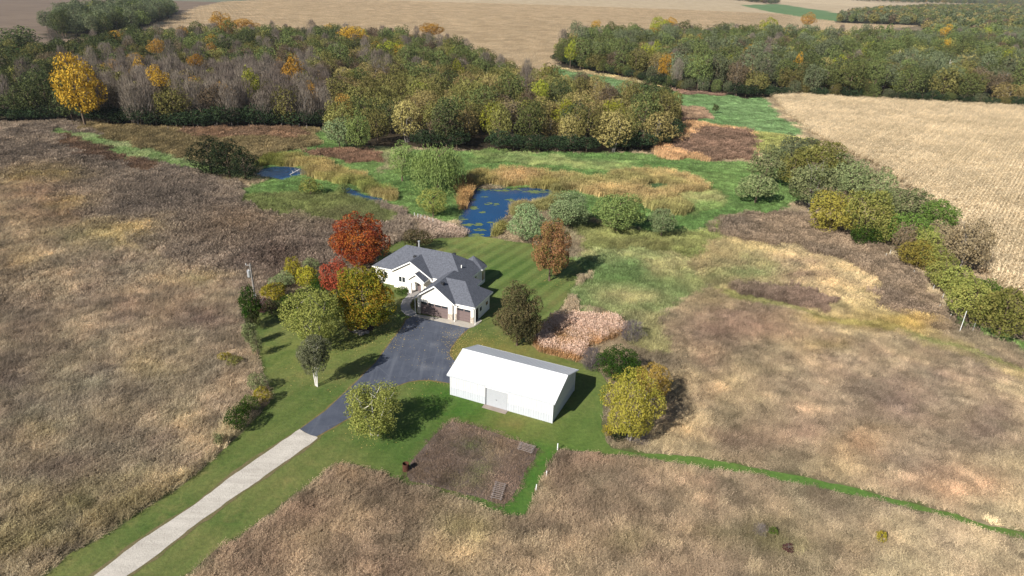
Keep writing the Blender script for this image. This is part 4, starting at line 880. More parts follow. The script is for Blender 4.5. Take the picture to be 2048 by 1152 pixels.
# name, x0, x1, ytop, ybottom of the crown in the photograph, clearance under the crown, crown kind, palette, leaves, leaf size, trunk, category, label
T = [
 ('red_maple',664,774,427,538,.7,'maple','red',24000,.028,'n','tree','dense round maple with dark red and rust leaves behind the left house end'),
 ('scarlet_tree',638,702,514,588,.3,'round','scarlet',7500,0.042,'n','tree','small scarlet red tree between the rust maple and the golden green maple'),
 ('golden_maple',662,790,528,666,.2,'maple','gold',26000,.028,'n','tree','large round maple turning olive and gold beside the curved walk'),
 ('weeping_birch',560,684,572,702,.0,'round','birchy',20000,.026,'m','tree','loose pale green tree with drooping twigs left of the golden maple'),
 ('white_birch',592,660,660,752,1.6,'round','birch',20000,.032,'w','birch','slim grey leaved birch with three white trunks on the left lawn'),
 ('birch',684,808,762,876,.4,'loose','birchy',19000,.029,'w','birch','spreading yellow green birch standing on the lawn beside the gravel end of the drive'),
 ('red_oak',1063,1141,440,558,.6,'maple','oakred',22000,.03,'n','tree','tall oval tree half olive half russet on the right edge of the striped lawn'),
 ('brown_oak',988,1084,562,696,.0,'maple','brownoak',24000,.028,'n','tree','dark brown olive oval tree between the garage and the plume grass'),
 ('green_tree',1192,1286,688,762,.2,'round','dkgreen',13500,0.032,'n','tree','dense dark green bushy tree behind the yellow poplars right of the shed'),
 ('yellow_poplar',1206,1322,738,880,.6,'oak','yellow',22000,.025,'m','tree','big yellow green poplar clump right of the shed'),
 ('small_poplar',1272,1344,722,800,.8,'oak','yorange',10500,0.035,'m','tree','smaller yellow orange poplar leaning out behind the big yellow one'),
 ('weeping_willow',816,932,280,382,.02,'willow','willow',15000,.022,'n','willow','weeping willow with long hanging grey green strands above the pond'),
 ('willow',770,836,282,362,.1,'round','willow',9000,0.033,'n','willow','feathery yellow green willow touching the left side of the weeping willow'),
 ('round_willow',834,898,372,434,.05,'round','olive',9750,0.035,'n','willow','round yellow green bushy willow on the bank left of the pond'),
 ('dark_hawthorn',803,864,446,500,.2,'bush','brownoak',7500,0.037,'n','tree','low brown green tree behind the roof of the house'),
 ('pond_willow',1010,1096,404,484,.1,'round','wgrey',13500,0.032,'n','willow','full grey green willow on the right bank of the blue pond'),
 ('pond_willow',1090,1184,382,458,.1,'loose','wgrey',13500,0.033,'n','willow','soft grey green willow standing behind the russet oval tree'),
 ('pond_willow',1180,1292,384,466,.1,'round','willow',13500,0.033,'n','willow','wide grey green willow clump below the ring of golden reeds'),
 ('pond_willow',1298,1354,410,474,.1,'round','wgrey',7500,0.042,'n','willow','small upright grey green willow right of the wide willow clump'),
 ('twin_willow',648,706,236,296,.1,'round','wgrey',6000,0.046,'n','willow','left one of two grey green willows before the bare wood'),
 ('twin_willow',688,742,222,300,.1,'round','willow',6750,0.042,'n','willow','right and taller one of two grey green willows before the bare wood'),
 # hedgerow beside the corn field
 ('hedgerow_tree',1478,1556,336,404,.1,'bush','oliveg',6750,0.046,'n','tree','low grey olive tree alone on the green pasture with a grass gap behind it'),
 ('hedgerow_tree',1500,1572,292,366,.2,'round','oliveg',6000,0.046,'n','tree','grey green tree just behind the low one on the pasture'),
 ('hedgerow_tree',1548,1618,272,344,.3,'round','f_blue',6000,0.046,'n','tree','dull green tree at the far end of the hedgerow near the corn corner'),
 ('hedgerow_tree',1590,1688,284,366,.6,'oak','olive',10500,0.037,'n','tree','tall olive yellow tree topping the hedgerow beside the corn'),
 ('hedgerow_tree',1582,1680,318,412,.8,'round','oliveg',10500,0.037,'m','tree','large grey olive tree with pale trunks under the tallest hedgerow tree'),
 ('hedgerow_tree',1672,1742,322,392,.3,'round','oliveg',7500,0.042,'n','tree','soft grey green tree behind the yellow tipped one in the hedgerow'),
 ('hedgerow_tree',1622,1716,382,468,.2,'oak','orangey',10500,0.037,'n','tree','dark olive hedgerow tree with mustard left side'),
 ('hedgerow_tree',1690,1776,376,478,.2,'oak','olive',10500,0.037,'n','tree','broad hedgerow tree with yellow top next to the mustard sided one'),
 ('hedgerow_tree',1768,1860,374,440,.3,'round','oliveg',8250,0.042,'n','tree','grey green rounded tree against the corn right of the yellow topped one'),
 ('hedgerow_tree',1774,1856,420,494,.2,'round','bright',8250,0.040,'n','tree','lush green hedgerow tree below the grey green rounded one'),
 ('hedgerow_tree',1840,1914,400,456,.3,'round','bright',7500,0.042,'n','tree','bright green round topped hedgerow tree jutting into the corn'),
 ('hedgerow_tree',1786,1832,452,512,.2,'oak','tan',4500,0.050,'g','tree','narrow pinkish brown hedgerow tree in front of the lush green one'),
 ('hedgerow_tree',1840,1904,442,496,.2,'oak','tan',5250,0.046,'g','tree','rounded greyish tan tree below the bright green one'),
 ('hedgerow_tree',1804,1884,484,536,.1,'oak','orangey',6750,0.042,'n','tree','olive hedgerow tree with an orange right shoulder'),
 ('hedgerow_tree',1898,1972,442,540,.6,'loose','tan',5700,0.046,'g','tree','thin brown nearly bare tree leaning over the corn'),
 ('hedgerow_tree',1858,1922,512,576,.1,'bush','olive',6750,0.042,'n','shrub','yellow olive shrub between the orange shouldered tree and the big olive bush'),
 ('hedgerow_bush',1904,1996,546,640,.05,'bush','olive',12000,0.035,'n','shrub','big rounded olive bush at the lower end of the hedgerow'),
 ('hedgerow_bush',1968,2064,562,668,.05,'bush','olive',12000,0.035,'n','shrub','big olive bush cut by the right edge of the picture'),
 ('hedgerow_bush',1604,1640,270,294,.05,'bush','f_blue',1500,.08,'n','shrub','small bluish bush at the corn edge above the hedgerow'),
 ('hedgerow_tree',1556,1620,300,372,.2,'round','olive',6750,0.042,'n','tree','olive tree filling the hedgerow left of the tallest one'),
 ('hedgerow_tree',1640,1720,306,372,.2,'round','oliveg',7500,0.042,'n','tree','grey olive tree right of the tallest hedgerow one'),
 ('hedgerow_tree',1724,1790,336,404,.2,'round','oliveg',6750,0.042,'n','tree','soft green tree against the corn above the yellow topped one'),
 ('hedgerow_tree',1736,1800,414,486,.2,'round','olive',6750,0.042,'n','tree','olive tree just left of the lush green one'),
 ('hedgerow_tree',1816,1880,452,516,.2,'round','olive',6750,0.042,'n','tree','olive tree between the tan crowned pair'),
 ('hedgerow_tree',1850,1910,478,540,.1,'bush','olive',6000,0.042,'n','shrub','olive shrub right of the orange shouldered tree'),
 ('hedgerow_bush',1880,1950,520,590,.05,'bush','olive',6750,0.042,'n','shrub','yellow olive bush just above the big rounded one'),
 ('hedgerow_bush',1940,2010,548,620,.05,'bush','bright',7500,0.042,'n','shrub','green bush behind the two big olive ones'),
 ('hedgerow_bush',1706,1760,440,492,.05,'bush','dkgreen',5250,0.046,'n','shrub','dark green low bush at the hedgerow foot'),
 # left hedges
 ('yellow_shrub',568,604,510,560,.2,'round','yellowb',5250,0.050,'n','shrub','upright bright yellow shrub at the top of the left hedge'),
 ('yellow_shrub',588,640,530,578,.1,'round','yellowb',5250,0.050,'n','shrub','wider yellow shrub right of the upright yellow one'),
 ('yellow_shrub',516,574,556,604,.1,'bush','yellowb',6750,0.046,'n','shrub','sprawling yellow and green shrub right of the utility pole'),
 ('green_shrub',552,608,580,620,.1,'bush','dkgreen',4500,0.050,'n','shrub','dark green shrub under the sprawling yellow one'),
 ('green_shrub',478,520,572,652,.1,'loose','dkgreen',5250,0.050,'n','shrub','tall green shrub left of the utility pole'),
 ('maroon_shrub',500,548,588,628,.05,'bush','maroon',3750,0.050,'g','shrub','dull maroon twiggy shrub at the foot of the utility pole'),
 ('green_shrub',484,512,640,690,.05,'loose','oliveg',3300,0.058,'n','shrub','thin green shrub on the meadow edge below the tall green one'),
 ('hedge_shrub',494,534,738,782,.05,'bush','oliveg',3750,0.050,'n','shrub','light green shrub topping the lower left hedge'),
 ('hedge_shrub',506,540,764,806,.05,'bush','yellowb',3600,0.050,'n','shrub','yellow green shrub in the middle of the lower left hedge'),
 ('hedge_shrub',478,516,782,826,.05,'bush','bright',3900,0.050,'n','shrub','green shrub below the yellow green one of the lower left hedge'),
 ('hedge_shrub',450,494,806,862,.05,'bush','dkgreen',4200,0.050,'n','shrub','dark green shrub at the lower end of the left hedge'),
 ('hedge_shrub',426,446,864,892,.05,'loose','oliveg',700,.1,'n','shrub','tiny green sapling at the meadow edge below the hedge'),
 ('meadow_bush',434,462,702,722,.02,'bush','yellowb',1200,.09,'n','shrub','low yellow bush in the left meadow, left half'),
 ('meadow_bush',452,486,708,732,.02,'bush','olive',1200,.09,'n','shrub','low olive bush joined to the yellow one in the left meadow'),
 ('hedge_fill',536,592,536,580,.1,'bush','oliveg',5250,0.046,'n','shrub','grey green shrub behind the sprawling yellow one'),
 ('hedge_fill',590,640,566,606,.1,'bush','dkgreen',5250,0.046,'n','shrub','dark green shrub below the wider yellow one'),
 ('hedge_fill',618,662,538,584,.1,'bush','dkgreen',5250,0.046,'n','shrub','dark green shrub left of the scarlet tree'),
 ('hedge_fill',640,680,590,640,.1,'round','dkgreen',5250,0.046,'n','shrub','dark green shrub wedged between the pale birch and golden maple'),
 ('hedge_fill',604,640,508,544,.1,'bush','oliveg',3900,0.050,'n','shrub','thin grey green shrub at the far end of the left hedge'),
 ('hedge_fill',520,564,592,628,.05,'bush','f_dark',4200,0.050,'n','shrub','dark shrub at the lawn edge below the yellow ones'),
 ('hedge_fill',500,526,668,712,.05,'loose','oliveg',1500,.07,'n','shrub','scrubby sapling on the meadow edge left of the two birches'),
 ('hedge_fill',488,518,612,660,.05,'bush','f_dark',3300,0.054,'n','shrub','dark shrub just below the tall green one'),
 ('hedge_fill',466,500,796,836,.05,'bush','dkgreen',3600,0.050,'n','shrub','dark green shrub above the lowest left hedge one'),
 # shrubs round the house and shed
 ('entry_shrub',788,820,570,590,.02,'bush','dkgreen',1500,.08,'n','shrub','dark green shrub against the wall under the front windows'),
 ('entry_shrub',822,842,592,620,.02,'bush','brownoak',1500,.08,'n','shrub','dark shrub in the bed between the walk and the garage'),
 ('bare_shrub',1162,1206,696,740,.05,'bare','grey',2600,.012,'g','shrub','leafless grey shrub between the plume grass and the dark green tree'),
 ('bare_shrub',1238,1290,642,684,.05,'bare','grey',2200,.012,'g','shrub','sprawling grey twiggy shrub behind the plume grass'),
 ('small_yellow_shrub',1204,1230,842,874,.02,'bush','yellowb',1600,.08,'n','shrub','small bright yellow shrub at the left foot of the poplar clump'),
 ('dark_shrub',1222,1256,852,884,.02,'bush','dark',1500,.08,'n','shrub','small dark shrub under the poplar clump'),
 ('bare_shrub',1256,1300,862,892,.02,'bare','grey',1500,.014,'g','shrub','grey brown brush at the right foot of the poplar clump'),
 ('pasture_shrub',598,642,350,388,.05,'bush','olive',3600,0.058,'n','shrub','small olive bush between the two upper ponds'),
 ('pasture_shrub',672,702,362,388,.05,'bush','f_green',1400,.08,'n','shrub','small green brush at the left end of the reed channel'),
 ('plant',1424,1438,206,226,.1,'loose','f_dark',500,.12,'n','tree','single small dark sapling on the far green pasture'),
 ('field_bush',0,66,56,90,.1,'round','f_dark',3750,0.058,'n','tree','dark green tree alone at the upper left field corner'),
 ('meadow_plant',1754,1774,1056,1084,.02,'bush','yellowb',500,.13,'n','shrub','small yellow bush in the lower right meadow'),
 ('meadow_plant',1538,1556,1050,1070,.02,'bush','bright',500,.13,'n','shrub','small green bush in the lower middle meadow'),
 ('meadow_plant',1508,1534,1048,1072,.02,'bare','grey',700,.02,'g','shrub','dead grey brush beside the small green bush in the meadow'),
 ('meadow_plant',1566,1588,1084,1104,.02,'bush','maroon',600,.12,'g','shrub','low purple brown bush near the bottom of the meadow'),
]
for (nm, x0, x1, yt, yb, cl, kind, pal, n, ls, tk, cat, lab) in T:
    x, y, W, H_, zc = solve(x0, x1, yt, yb, cl)
    tree(nm, x, y, W, H_, zc, kind, pal, n, ls, 1 if n > 8500 else 2, tk, lab, cat)
# the dark mound beside the upper pond: one broad thicket of four low domes
for k, (x0, x1, yt, yb, lab) in enumerate([(374,462,280,348,'left and highest dome'),(414,496,286,355,'middle dome'),(456,520,300,360,'right and lowest dome')]):
    x, y, W, H_, zc = solve(x0, x1, yt, yb, .02); tree('dark_thicket', x, y, W, H_*1.1, zc, 'round', 'dark', 7000, .035, 1, 'n', lab+' of the dark green thicket left of the upper pond', 'shrub')
# ---------------------------------------------------------------- the woods
def scatter(poly, sp, seed):
    rs = np.random.default_rng(seed); P = g(np.array([p[0] for p in poly]), np.array([p[1] for p in poly]))
    x0, y0 = P.min(0); x1, y1 = P.max(0); out = []
    pl = [tuple(p) for p in P]; row = 0; y = y0
    while y < y1:
        x = x0+(row % 2)*sp/2
        while x < x1:
            out.append((x+rs.uniform(-.32, .32)*sp, y+rs.uniform(-.32, .32)*sp)); x += sp
        y += sp*.87; row += 1
    A_ = np.array(out); m = inpoly(A_[:, 0], A_[:, 1], pl); A_ = A_[m]; px, py = proj(A_[:, 0], A_[:, 1])
    m = (px > -60) & (px < 2110); return A_[m], px[m], py[m]
KIND = {  # crown kind, palette, leaves, size, variants, trunk, radius, height, name
 'bare': ('bare', 'f_bare', 1700, .014, 5, 'g', (2.2, 3.5), (10.5, 15), 'bare_tree'),
 'olive': ('oak', 'f_olive', 4600, .048, 5, 'n', (4.2, 6.2), (9, 13.5), 'olive_tree'),
 'tanb': ('oak', 'f_tan', 4600, .048, 5, 'm', (4.0, 6.2), (8, 12.5), 'tan_tree'),
 'brown': ('loose', 'f_brown', 3400, .048, 4, 'g', (3.4, 5.0), (10, 14), 'brown_tree'),
 'dark': ('oak', 'f_dark', 4600, .048, 5, 'n', (4.5, 6.6), (10, 15), 'dark_oak'),
 'green': ('oak', 'f_green', 4600, .048, 5, 'n', (4.6, 6.8), (11, 16.5), 'green_tree'),
 'blue': ('oak', 'f_blue', 4600, .048, 5, 'n', (4.4, 7.0), (11, 17), 'grey_green_tree'),
 'yellow': ('oak', 'f_yellow', 3600, .05, 4, 'n', (2.8, 4.4), (10, 15), 'yellow_tree'),
 'orange': ('oak', 'f_orange', 3600, .05, 4, 'n', (2.6, 4.0), (9, 14), 'orange_tree'),
 'lime': ('oak', 'f_lime', 3600, .05, 4, 'n', (3.0, 4.6), (9, 14), 'lime_tree'),
 'under': ('bush', 'f_under', 3200, .054, 4, 'n', (3.4, 5.2), (5.0, 7.5), 'understorey_shrub')}
DESC = {'bare': 'leafless grey tree with fine upright twigs', 'olive': 'olive leaved tree', 'tanb': 'tan and olive leaved tree', 'brown': 'thin brown leaved tree', 'dark': 'dark green oak', 'green': 'mid green tree',
        'blue': 'grey green tree', 'yellow': 'golden yellow tree', 'orange': 'orange leaved tree', 'lime': 'yellow green tree', 'under': 'dark green understorey shrub'}
SHORT = {'bare': 'leafless grey tree', 'olive': 'olive leaved tree', 'tanb': 'tan leaved tree', 'brown': 'thin brown tree', 'dark': 'dark green oak', 'green': 'mid green tree', 'blue': 'grey green tree', 'yellow': 'small golden tree', 'orange': 'small orange tree', 'lime': 'small yellow green tree', 'under': 'dark low shrub'}
QUEUE = []
def forest_tree(*a): QUEUE.append(a)
def forest_build(k, x, y, where, f=1.0, rr=None, hh_=None, label=None):
    kd, pal, n, ls, v, tk, R, Hh, nm = KIND[k]; r = (rr or random.uniform(*R))*f; H_ = (hh_ or random.uniform(*Hh))*f
    ch = min(H_*.46, r*1.45) if k not in ('bare', 'brown', 'yellow', 'orange') else H_*.42
    if k == 'under': ch = H_*.5
    if k == 'bare': ch = H_*.44
    if k == 'tanb' or k == 'olive': ch = H_*.47
    lab = label or (DESC[k]+' '+where); gr = None if label else nm.replace('_', ' ')+'s '+where
    return tree(nm, x, y, r, ch, H_-ch, kd, pal, n, ls, v, tk, lab, 'shrub' if k == 'under' else 'tree', gr)
def pick(w): ks = list(w); return random.choices(ks, [w[k] for k in ks])[0]
# individually known bright trees: photo crown box -> one tree each
SOLO = [('yellow',116,190,120,228,'big golden yellow tree at the left front of the wood'),('lime',490,516,140,196,'slender lime yellow tree in the middle of the bare wood'),('yellow',562,604,122,176,'golden crown high above the bare wood right of the slender lime one'),
 ('yellow',422,460,28,56,'yellow crown at the far back edge of the left wood'),('orange',462,512,38,60,'orange tree at the far back edge beside the yellow crown'),('orange',432,462,52,88,'small orange tree below the yellow crown at the back edge'),
 ('yellow',676,736,52,96,'wide golden tree at the back of the wood before the tan field'),('yellow',840,884,46,70,'yellow tipped tree on the back skyline of the wood'),('lime',752,800,84,126,'lime green tree behind the bare wood'),('yellow',786,812,92,116,'small yellow crown right of the lime green tree'),
 ('orange',672,708,190,238,'orange brown tree at the front beside the twin willows'),('yellow',218,248,66,84,'small orange yellow crown in the far left back'),('yellow',256,284,110,132,'yellow tuft above the bare wood at the left'),('orange',204,246,126,156,'amber crown near the big golden tree'),
 ('orange',300,324,84,104,'amber crown among the olive trees at the back'),('yellow',300,330,140,170,'pale yellow crown amid the bare trees'),('yellow',380,400,112,130,'small yellow crown in the centre back of the bare wood'),
 ('dark',1268,1352,160,228,'big dark green tree at the right back of the left wood'),('lime',1300,1340,36,78,'lime yellow tree topping the right wood'),('yellow',1326,1352,36,64,'lime gold tree beside the lime yellow one'),('orange',1286,1322,58,90,'orange tree below the lime yellow one in the right wood'),
 ('lime',1518,1552,38,78,'bright yellow green tree at the back of the right wood'),('yellow',1584,1606,112,156,'narrow golden tree at the front of the right wood'),('orange',1604,1630,28,50,'rust brown crown on the back skyline of the right wood'),
 ('yellow',1876,1906,56,92,'golden tree in the right part of the right wood'),('yellow',1184,1202,42,56,'small yellow top at the left end of the right wood'),('orange',1560,1592,58,84,'orange tinted tree below the bright yellow green one'),('lime',1600,1640,96,118,'yellow green low crown behind the narrow golden tree')]
taken = []
for k, x0, x1, yt, yb, lab in SOLO:
    x, y, W, H_, zc = solve(x0, x1, yt, yb, 2.0)
    if k in ('yellow', 'lime', 'orange', 'dark'):
        ztop = max(zc+H_, 17.5 if (290 < x0 < 660 and yt > 80) else (9.0 if yt > 180 else 13.0))
        # keep crown where the photograph shows it but let it stand on a full height trunk
        P = g((x0+x1)/2, (yt+yb)/2, ztop-H_); x, y = P; taken.append((x, y, W))
        kd, pal, n, ls, v, tk, R, Hh, nm = KIND[k]
        if yt == 120: H_ *= .98
        tree(nm, x, y, W*1.05, H_*1.05, ztop-H_, kd, pal, n*2 if W > 5 else n, ls*.8 if W > 5 else ls, v, tk, lab, 'tree')
def free(x, y, r): return all((x-a)**2+(y-b)**2 > (r+c*.6)**2 for a, b, c in taken)
A_, px, py = scatter(WOODL, 9.2, 3)
cnt = {}
for (x, y), u, v in zip(A_, px, py):
    if not free(x, y, 2.0): continue
    n_ = float(fbm(np.array([x*.03]), np.array([y*.03]), 5, 2)[0])
    if u > 660 and v > 180: wt, where = dict(olive=6, tanb=5, lime=.8, brown=.8, green=1.2, bare=.12, dark=.6), 'in the bushy right part of the left wood'
    elif u > 660: wt, where = dict(olive=4, tanb=1.5, green=2, brown=2, bare=1.5, dark=2.5, yellow=.15, lime=.4), 'at the right back of the left wood'
    elif u < 165 and v > 175: wt, where = dict(dark=5, olive=2, bare=2, lime=.5), 'at the left front corner of the left wood'
    elif v > 172+(.5-n_)*40: wt, where = dict(bare=9, brown=3.5, orange=.6, yellow=.5, olive=2.4, lime=.3, tanb=.8), 'in the bare belt of the left wood'
    elif u < 300: wt, where = dict(dark=6, olive=3, brown=1, bare=.6), 'at the far left back of the left wood'
    else: wt, where = dict(olive=4, green=2, bare=2.5, dark=2, brown=2, orange=.12, yellow=.2), 'at the back of the left wood'
    k = pick(wt); forest_tree(k, x, y, where); cnt[k] = cnt.get(k, 0)+1
A_, px, py = scatter(WOODR, 10.5, 4)
for (x, y), u, v in zip(A_, px, py):
    if not free(x, y, 2.0): continue
    far = v < 105
    k = pick(dict(blue=4, green=4.5, olive=5, dark=1.6, brown=1.8, bare=1.0, lime=.7, orange=.2, yellow=.15, tanb=1.6))
    if random.random() < (.0 if not far or v > 96 else .25): continue
    forest_tree(k, x, y, 'in the deep right wood' if far else ('at the front of the right wood' if v > 150 else 'in the middle of the right wood'), 1.12); cnt[k] = cnt.get(k, 0)+1
for pts_, where in (([(165,246),(300,255),(420,257),(540,253),(655,256)], 'along the front foot of the left wood'), ([(700,292),(850,298),(960,302),(1100,304),(1220,306),(1320,300),(1350,265)], 'along the front foot of the bushy wood'), ([(1110,124),(1180,142),(1280,160),(1370,184),(1440,190),(1500,196),(1600,194),(1700,200),(1850,208),(2080,220)], 'along the front foot of the right wood'), ([(-60,244),(40,244),(132,242)], 'at the left front corner of the wood')):
    P = g(np.array([p[0] for p in pts_]), np.array([p[1] for p in pts_]))
    for a, b in zip(P[:-1], P[1:]):
        L = np.hypot(*(b-a)); n = max(1, int(L/4.0))
        for k in range(n):
            q_ = a+(b-a)*(k+random.uniform(.2, .8))/n
            if 'bushy' in where and random.random() < .55: continue
            kk = 'under' if 'right' not in where or random.random() < .6 else random.choice(['blue', 'olive', 'green'])
            forest_tree(kk, q_[0], q_[1]+1.0, where, (1.25 if 'left wood' in where else 1.0) if kk == 'under' else .5); cnt[kk] = cnt.get(kk, 0)+1
A_, px, py = scatter(WOODL, 7.4, 33)
for (x, y), u, v in zip(A_, px, py):
    if 175 < u < 665 and v > 180 and free(x, y, .5): forest_tree('bare' if random.random() < .72 else random.choice(['brown', 'brown', 'olive']), x, y, 'in the bare belt of the left wood')
A_, px, py = scatter(WOODC, 10.5, 6)
for (x, y), u, v in zip(A_, px, py):
    k = pick(dict(dark=4, blue=4, green=2 if u > 250 else .5, lime=.6 if u > 260 else .3)); forest_tree(k, x, y, 'in the small copse at the upper left', 1.15); cnt[k] = cnt.get(k, 0)+1
BL = []
QUEUE.sort(key=lambda a: a[1]**2+a[2]**2); num = {}; REST = []
LMK = [('the left picture edge',-10,200),('the big golden tree',153,228),('the slender lime tree',503,196),('the bare wood golden crown',583,190),('the twin willows',697,298),('the weeping willow',870,340),('the wide golden back tree',706,110),('the yellow skyline crown',441,66),
 ('the gap between woods',1090,138),('the left wood right tip',1340,250),('the bushy wood centre',1060,250),('the copse end',200,100),('the corn field corner',1530,190),('the narrow golden tree',1595,170),('the white forked snag',1782,150),('the right picture edge',2050,210),('the rust skyline crown',1617,80),('the lime topped back tree',1320,90),('the far right back',2000,100)]
NTH = 'first second third fourth fifth sixth seventh eighth ninth tenth eleventh twelfth thirteenth fourteenth fifteenth sixteenth seventeenth eighteenth nineteenth twentieth twenty-first twenty-second twenty-third twenty-fourth twenty-fifth twenty-sixth twenty-seventh twenty-eighth twenty-ninth thirtieth'.split()
def label_all(built):
    gr = {}
    for a, o in built:
        u, v = proj(a[1], a[2]); u = float(u); v = float(v); l = min(LMK, key=lambda q: (q[1]-u)**2+(3*(q[2]-v))**2)
        row = 'in front of' if v > l[2]+9 else ('behind' if v < l[2]-9 else 'beside'); gr.setdefault((a[0], l[0], row), []).append((u, v, o))
    for (k, l, row), L in gr.items():
        L.sort(key=lambda q: q[0]); nm = SHORT[k]
        for i, (u, v, o) in enumerate(L):
            if len(L) == 1: o['label'] = 'the only %s %s %s' % (nm, row, l)
            elif i < 30: o['label'] = '%s %s from the left %s %s' % (NTH[i], nm, row, l)
            else:
                j = len(L)-1-i; o['label'] = ('%s %s from the right %s %s' % (NTH[min(j, 29)], nm, row, l))
for a in QUEUE:
    num[a[0]] = num.get(a[0], 0)+1
    if num[a[0]] <= 270: BL.append((a, forest_build(*a)))
    else: REST.append(a)
label_all(BL)
print(cnt, len(QUEUE), 'rest', len(REST))
def join_rest():
    mats = {}; V = []; Q = []; MI = []; off = 0; ml = []; cache = {}
    for (k, x, y, where, *f) in REST:
        kd, pal, n, ls, v, tk, Rr, Hh, nm = KIND[k]; f = f[0] if f else 1
        if k not in cache: cache[k] = [crown(kd, n//3, ls*1.7) for _ in range(3)]
        if pal not in mats: mats[pal] = len(ml); ml.append(LM[pal])
        vv, q_ = random.choice(cache[k]); r = random.uniform(*Rr)*f; H_ = random.uniform(*Hh)*f; ch = H_*.47 if k == 'bare' else min(H_*.46, r*1.45); a = random.uniform(0, 6.28)
        M_ = np.array([[math.cos(a), -math.sin(a), 0], [math.sin(a), math.cos(a), 0], [0, 0, 1]])
        V.append((vv@M_.T)*[r, r, ch]+[x, y, H_-ch]); Q.append(q_+off); off += len(vv); MI += [mats[pal]]*len(q_)
    if V: tag(obj('deep_woods', mesh('deep_woods', np.concatenate(V), np.concatenate(Q), ml, MI)), 'closed canopy of the deep woods behind the nearer trees', 'trees', None, 'stuff'); print('deep', off//2)
join_rest()
# far woods: one mass nobody could count
def far_wood(name, label, poly, sp, hmax, seed):
    A_, px, py = scatter(poly, sp, seed); V = []; Q = []; MI = []; off = 0; mats = [LM[k] for k in ('f_blue', 'f_dark', 'f_olive', 'f_green', 'f_tan', 'f_yellow', 'f_brown')]
    bases = [crown('oak', 420, .15) for _ in range(5)]
    for (x, y) in A_:
        v, q_ = random.choice(bases); r = random.uniform(4.5, 7.5); h = random.uniform(5, 7)*hmax/13; a = random.uniform(0, 6.28)
        R = np.array([[math.cos(a), -math.sin(a), 0], [math.sin(a), math.cos(a), 0], [0, 0, 1]])
        V.append((v@R.T)*[r, r, h]+[x, y, h*1.1]); Q.append(q_+off); off += len(v); MI += [random.choices(range(7), [5, 3, 3, 3, 1.5, .25, 1.5])[0]]*len(q_)
    if not V: return
    o = obj(name, mesh(name, np.concatenate(V), np.concatenate(Q), mats, MI)); tag(o, label, 'trees', None, 'stuff'); print(name, len(A_), off//2)
far_wood('far_woods', 'distant mixed woods behind the right wood up to the horizon', [(1672,46),(1700,34),(1760,26),(1850,20),(1960,18),(2080,18),(2200,22),(2200,90),(2048,82),(1866,86),(1846,52)], 13, 14, 8)
far_wood('distant_tree_line', 'dark tree line far beyond the pale fields at the upper right', [(1400,-6),(1480,2),(1545,9),(1560,6),(1490,-4),(1420,-10)], 13, 13, 9)
far_wood('horizon_woods', 'dim woods on the horizon at the upper right corner', [(1700,2),(1800,6),(1960,10),(2080,14),(2200,16),(2200,8),(2048,4),(1900,-2),(1760,-6)], 22, 16, 10)
# dead white snags in the right wood
def snag(x0, y0, x1, y1, label):
    a = g(x0, y0); zs = np.linspace(2, 22, 200); px, py = proj(np.full(200, a[0]), np.full(200, a[1]), zs); i = int(np.argmin(abs(py-y1))); z = zs[i]
    d = math.hypot(a[0], a[1]); lean = (x1-px[i])*d/F; r = D.objects.new('dead_tree', None); COL.objects.link(r); r.location = (a[0], a[1], 0); tag(r, label, 'dead tree')
    MB().tube((0, 0, 0), (lean*.5, 0, z*.5), .32, .24, 7).tube((lean*.5, 0, z*.5), (lean, 0, z), .24, .08, 7).build('trunk', BW, r)
    for k in range(3):
        f_ = random.uniform(.5, .85); s_ = random.choice((-1, 1)); MB().tube((lean*f_, 0, z*f_), (lean*f_+s_*random.uniform(1, 2.4), random.uniform(-1, 1), z*f_+random.uniform(1.2, 2.6)), .12, .04, 5).build('branch', BW, r)
for s_ in [(1658,187,1672,160,'pale dead trunk at the corn corner of the right wood'),(1782,148,1800,100,'white forked snag in the middle of the right wood'),(1888,168,1902,118,'tall thin white snag right of the forked one'),(1490,108,1497,66,'leaning pale snag at the left middle of the right wood'),(1405,175,1408,140,'bare pale trunk at the left front of the right wood'),(2022,176,2040,150,'broken white snag near the right edge')]: snag(*s_)
# ================================================================== SMALL THINGS
M_pole = plain('weathered_pole', (150, 144, 138), .9, .1, .15, 4, 0, .7); M_tube = plain('white_plastic', (232, 234, 232), .6, .3, .03, 3, 0, .85); M_rust = plain('rusty_steel', (88, 56, 44), .9, .2, .3, 6, 0, .7); M_wood = plain('grey_wood', (160, 148, 142), .9, .1, .25, 5, 0, .6)
def height_at(base, ytop):
    P = g(*base); zs = np.linspace(.2, 15, 600); _, py = proj(np.full(600, P[0]), np.full(600, P[1]), zs); return P, float(zs[int(np.argmin(abs(py-ytop)))])
P, z = height_at((514, 618), 527)
up = D.objects.new('utility_pole', None); COL.objects.link(up); up.location = (P[0], P[1], 0); tag(up, 'grey wooden utility pole with a transformer in the left hedge', 'utility pole')
MB().tube((0, 0, 0), (-.1, 0, z), .17, .11, 10).build('pole', M_pole, up)
tfm = MB().tube((-.42, -.05, z-2.1), (-.42, -.05, z-1.1), .25, .25, 12).build('transformer', M_galv, up); MB().tube((-.42, -.05, z-1.1), (-.42, -.05, z-.85), .05, .04, 6).build('bushing', M_trim, tfm)
MB().box(-.7, .1, -.06, .06, z-.35, z-.25).build('bracket', M_pole, up); MB().tube((-.68, 0, z-.3), (-.68, 0, z-.02), .05, .04, 6).build('insulator', M_trim, up); MB().box(-.2, .2, -.13, -.09, 2.2, 2.6).build('meter_box', M_galv, up)
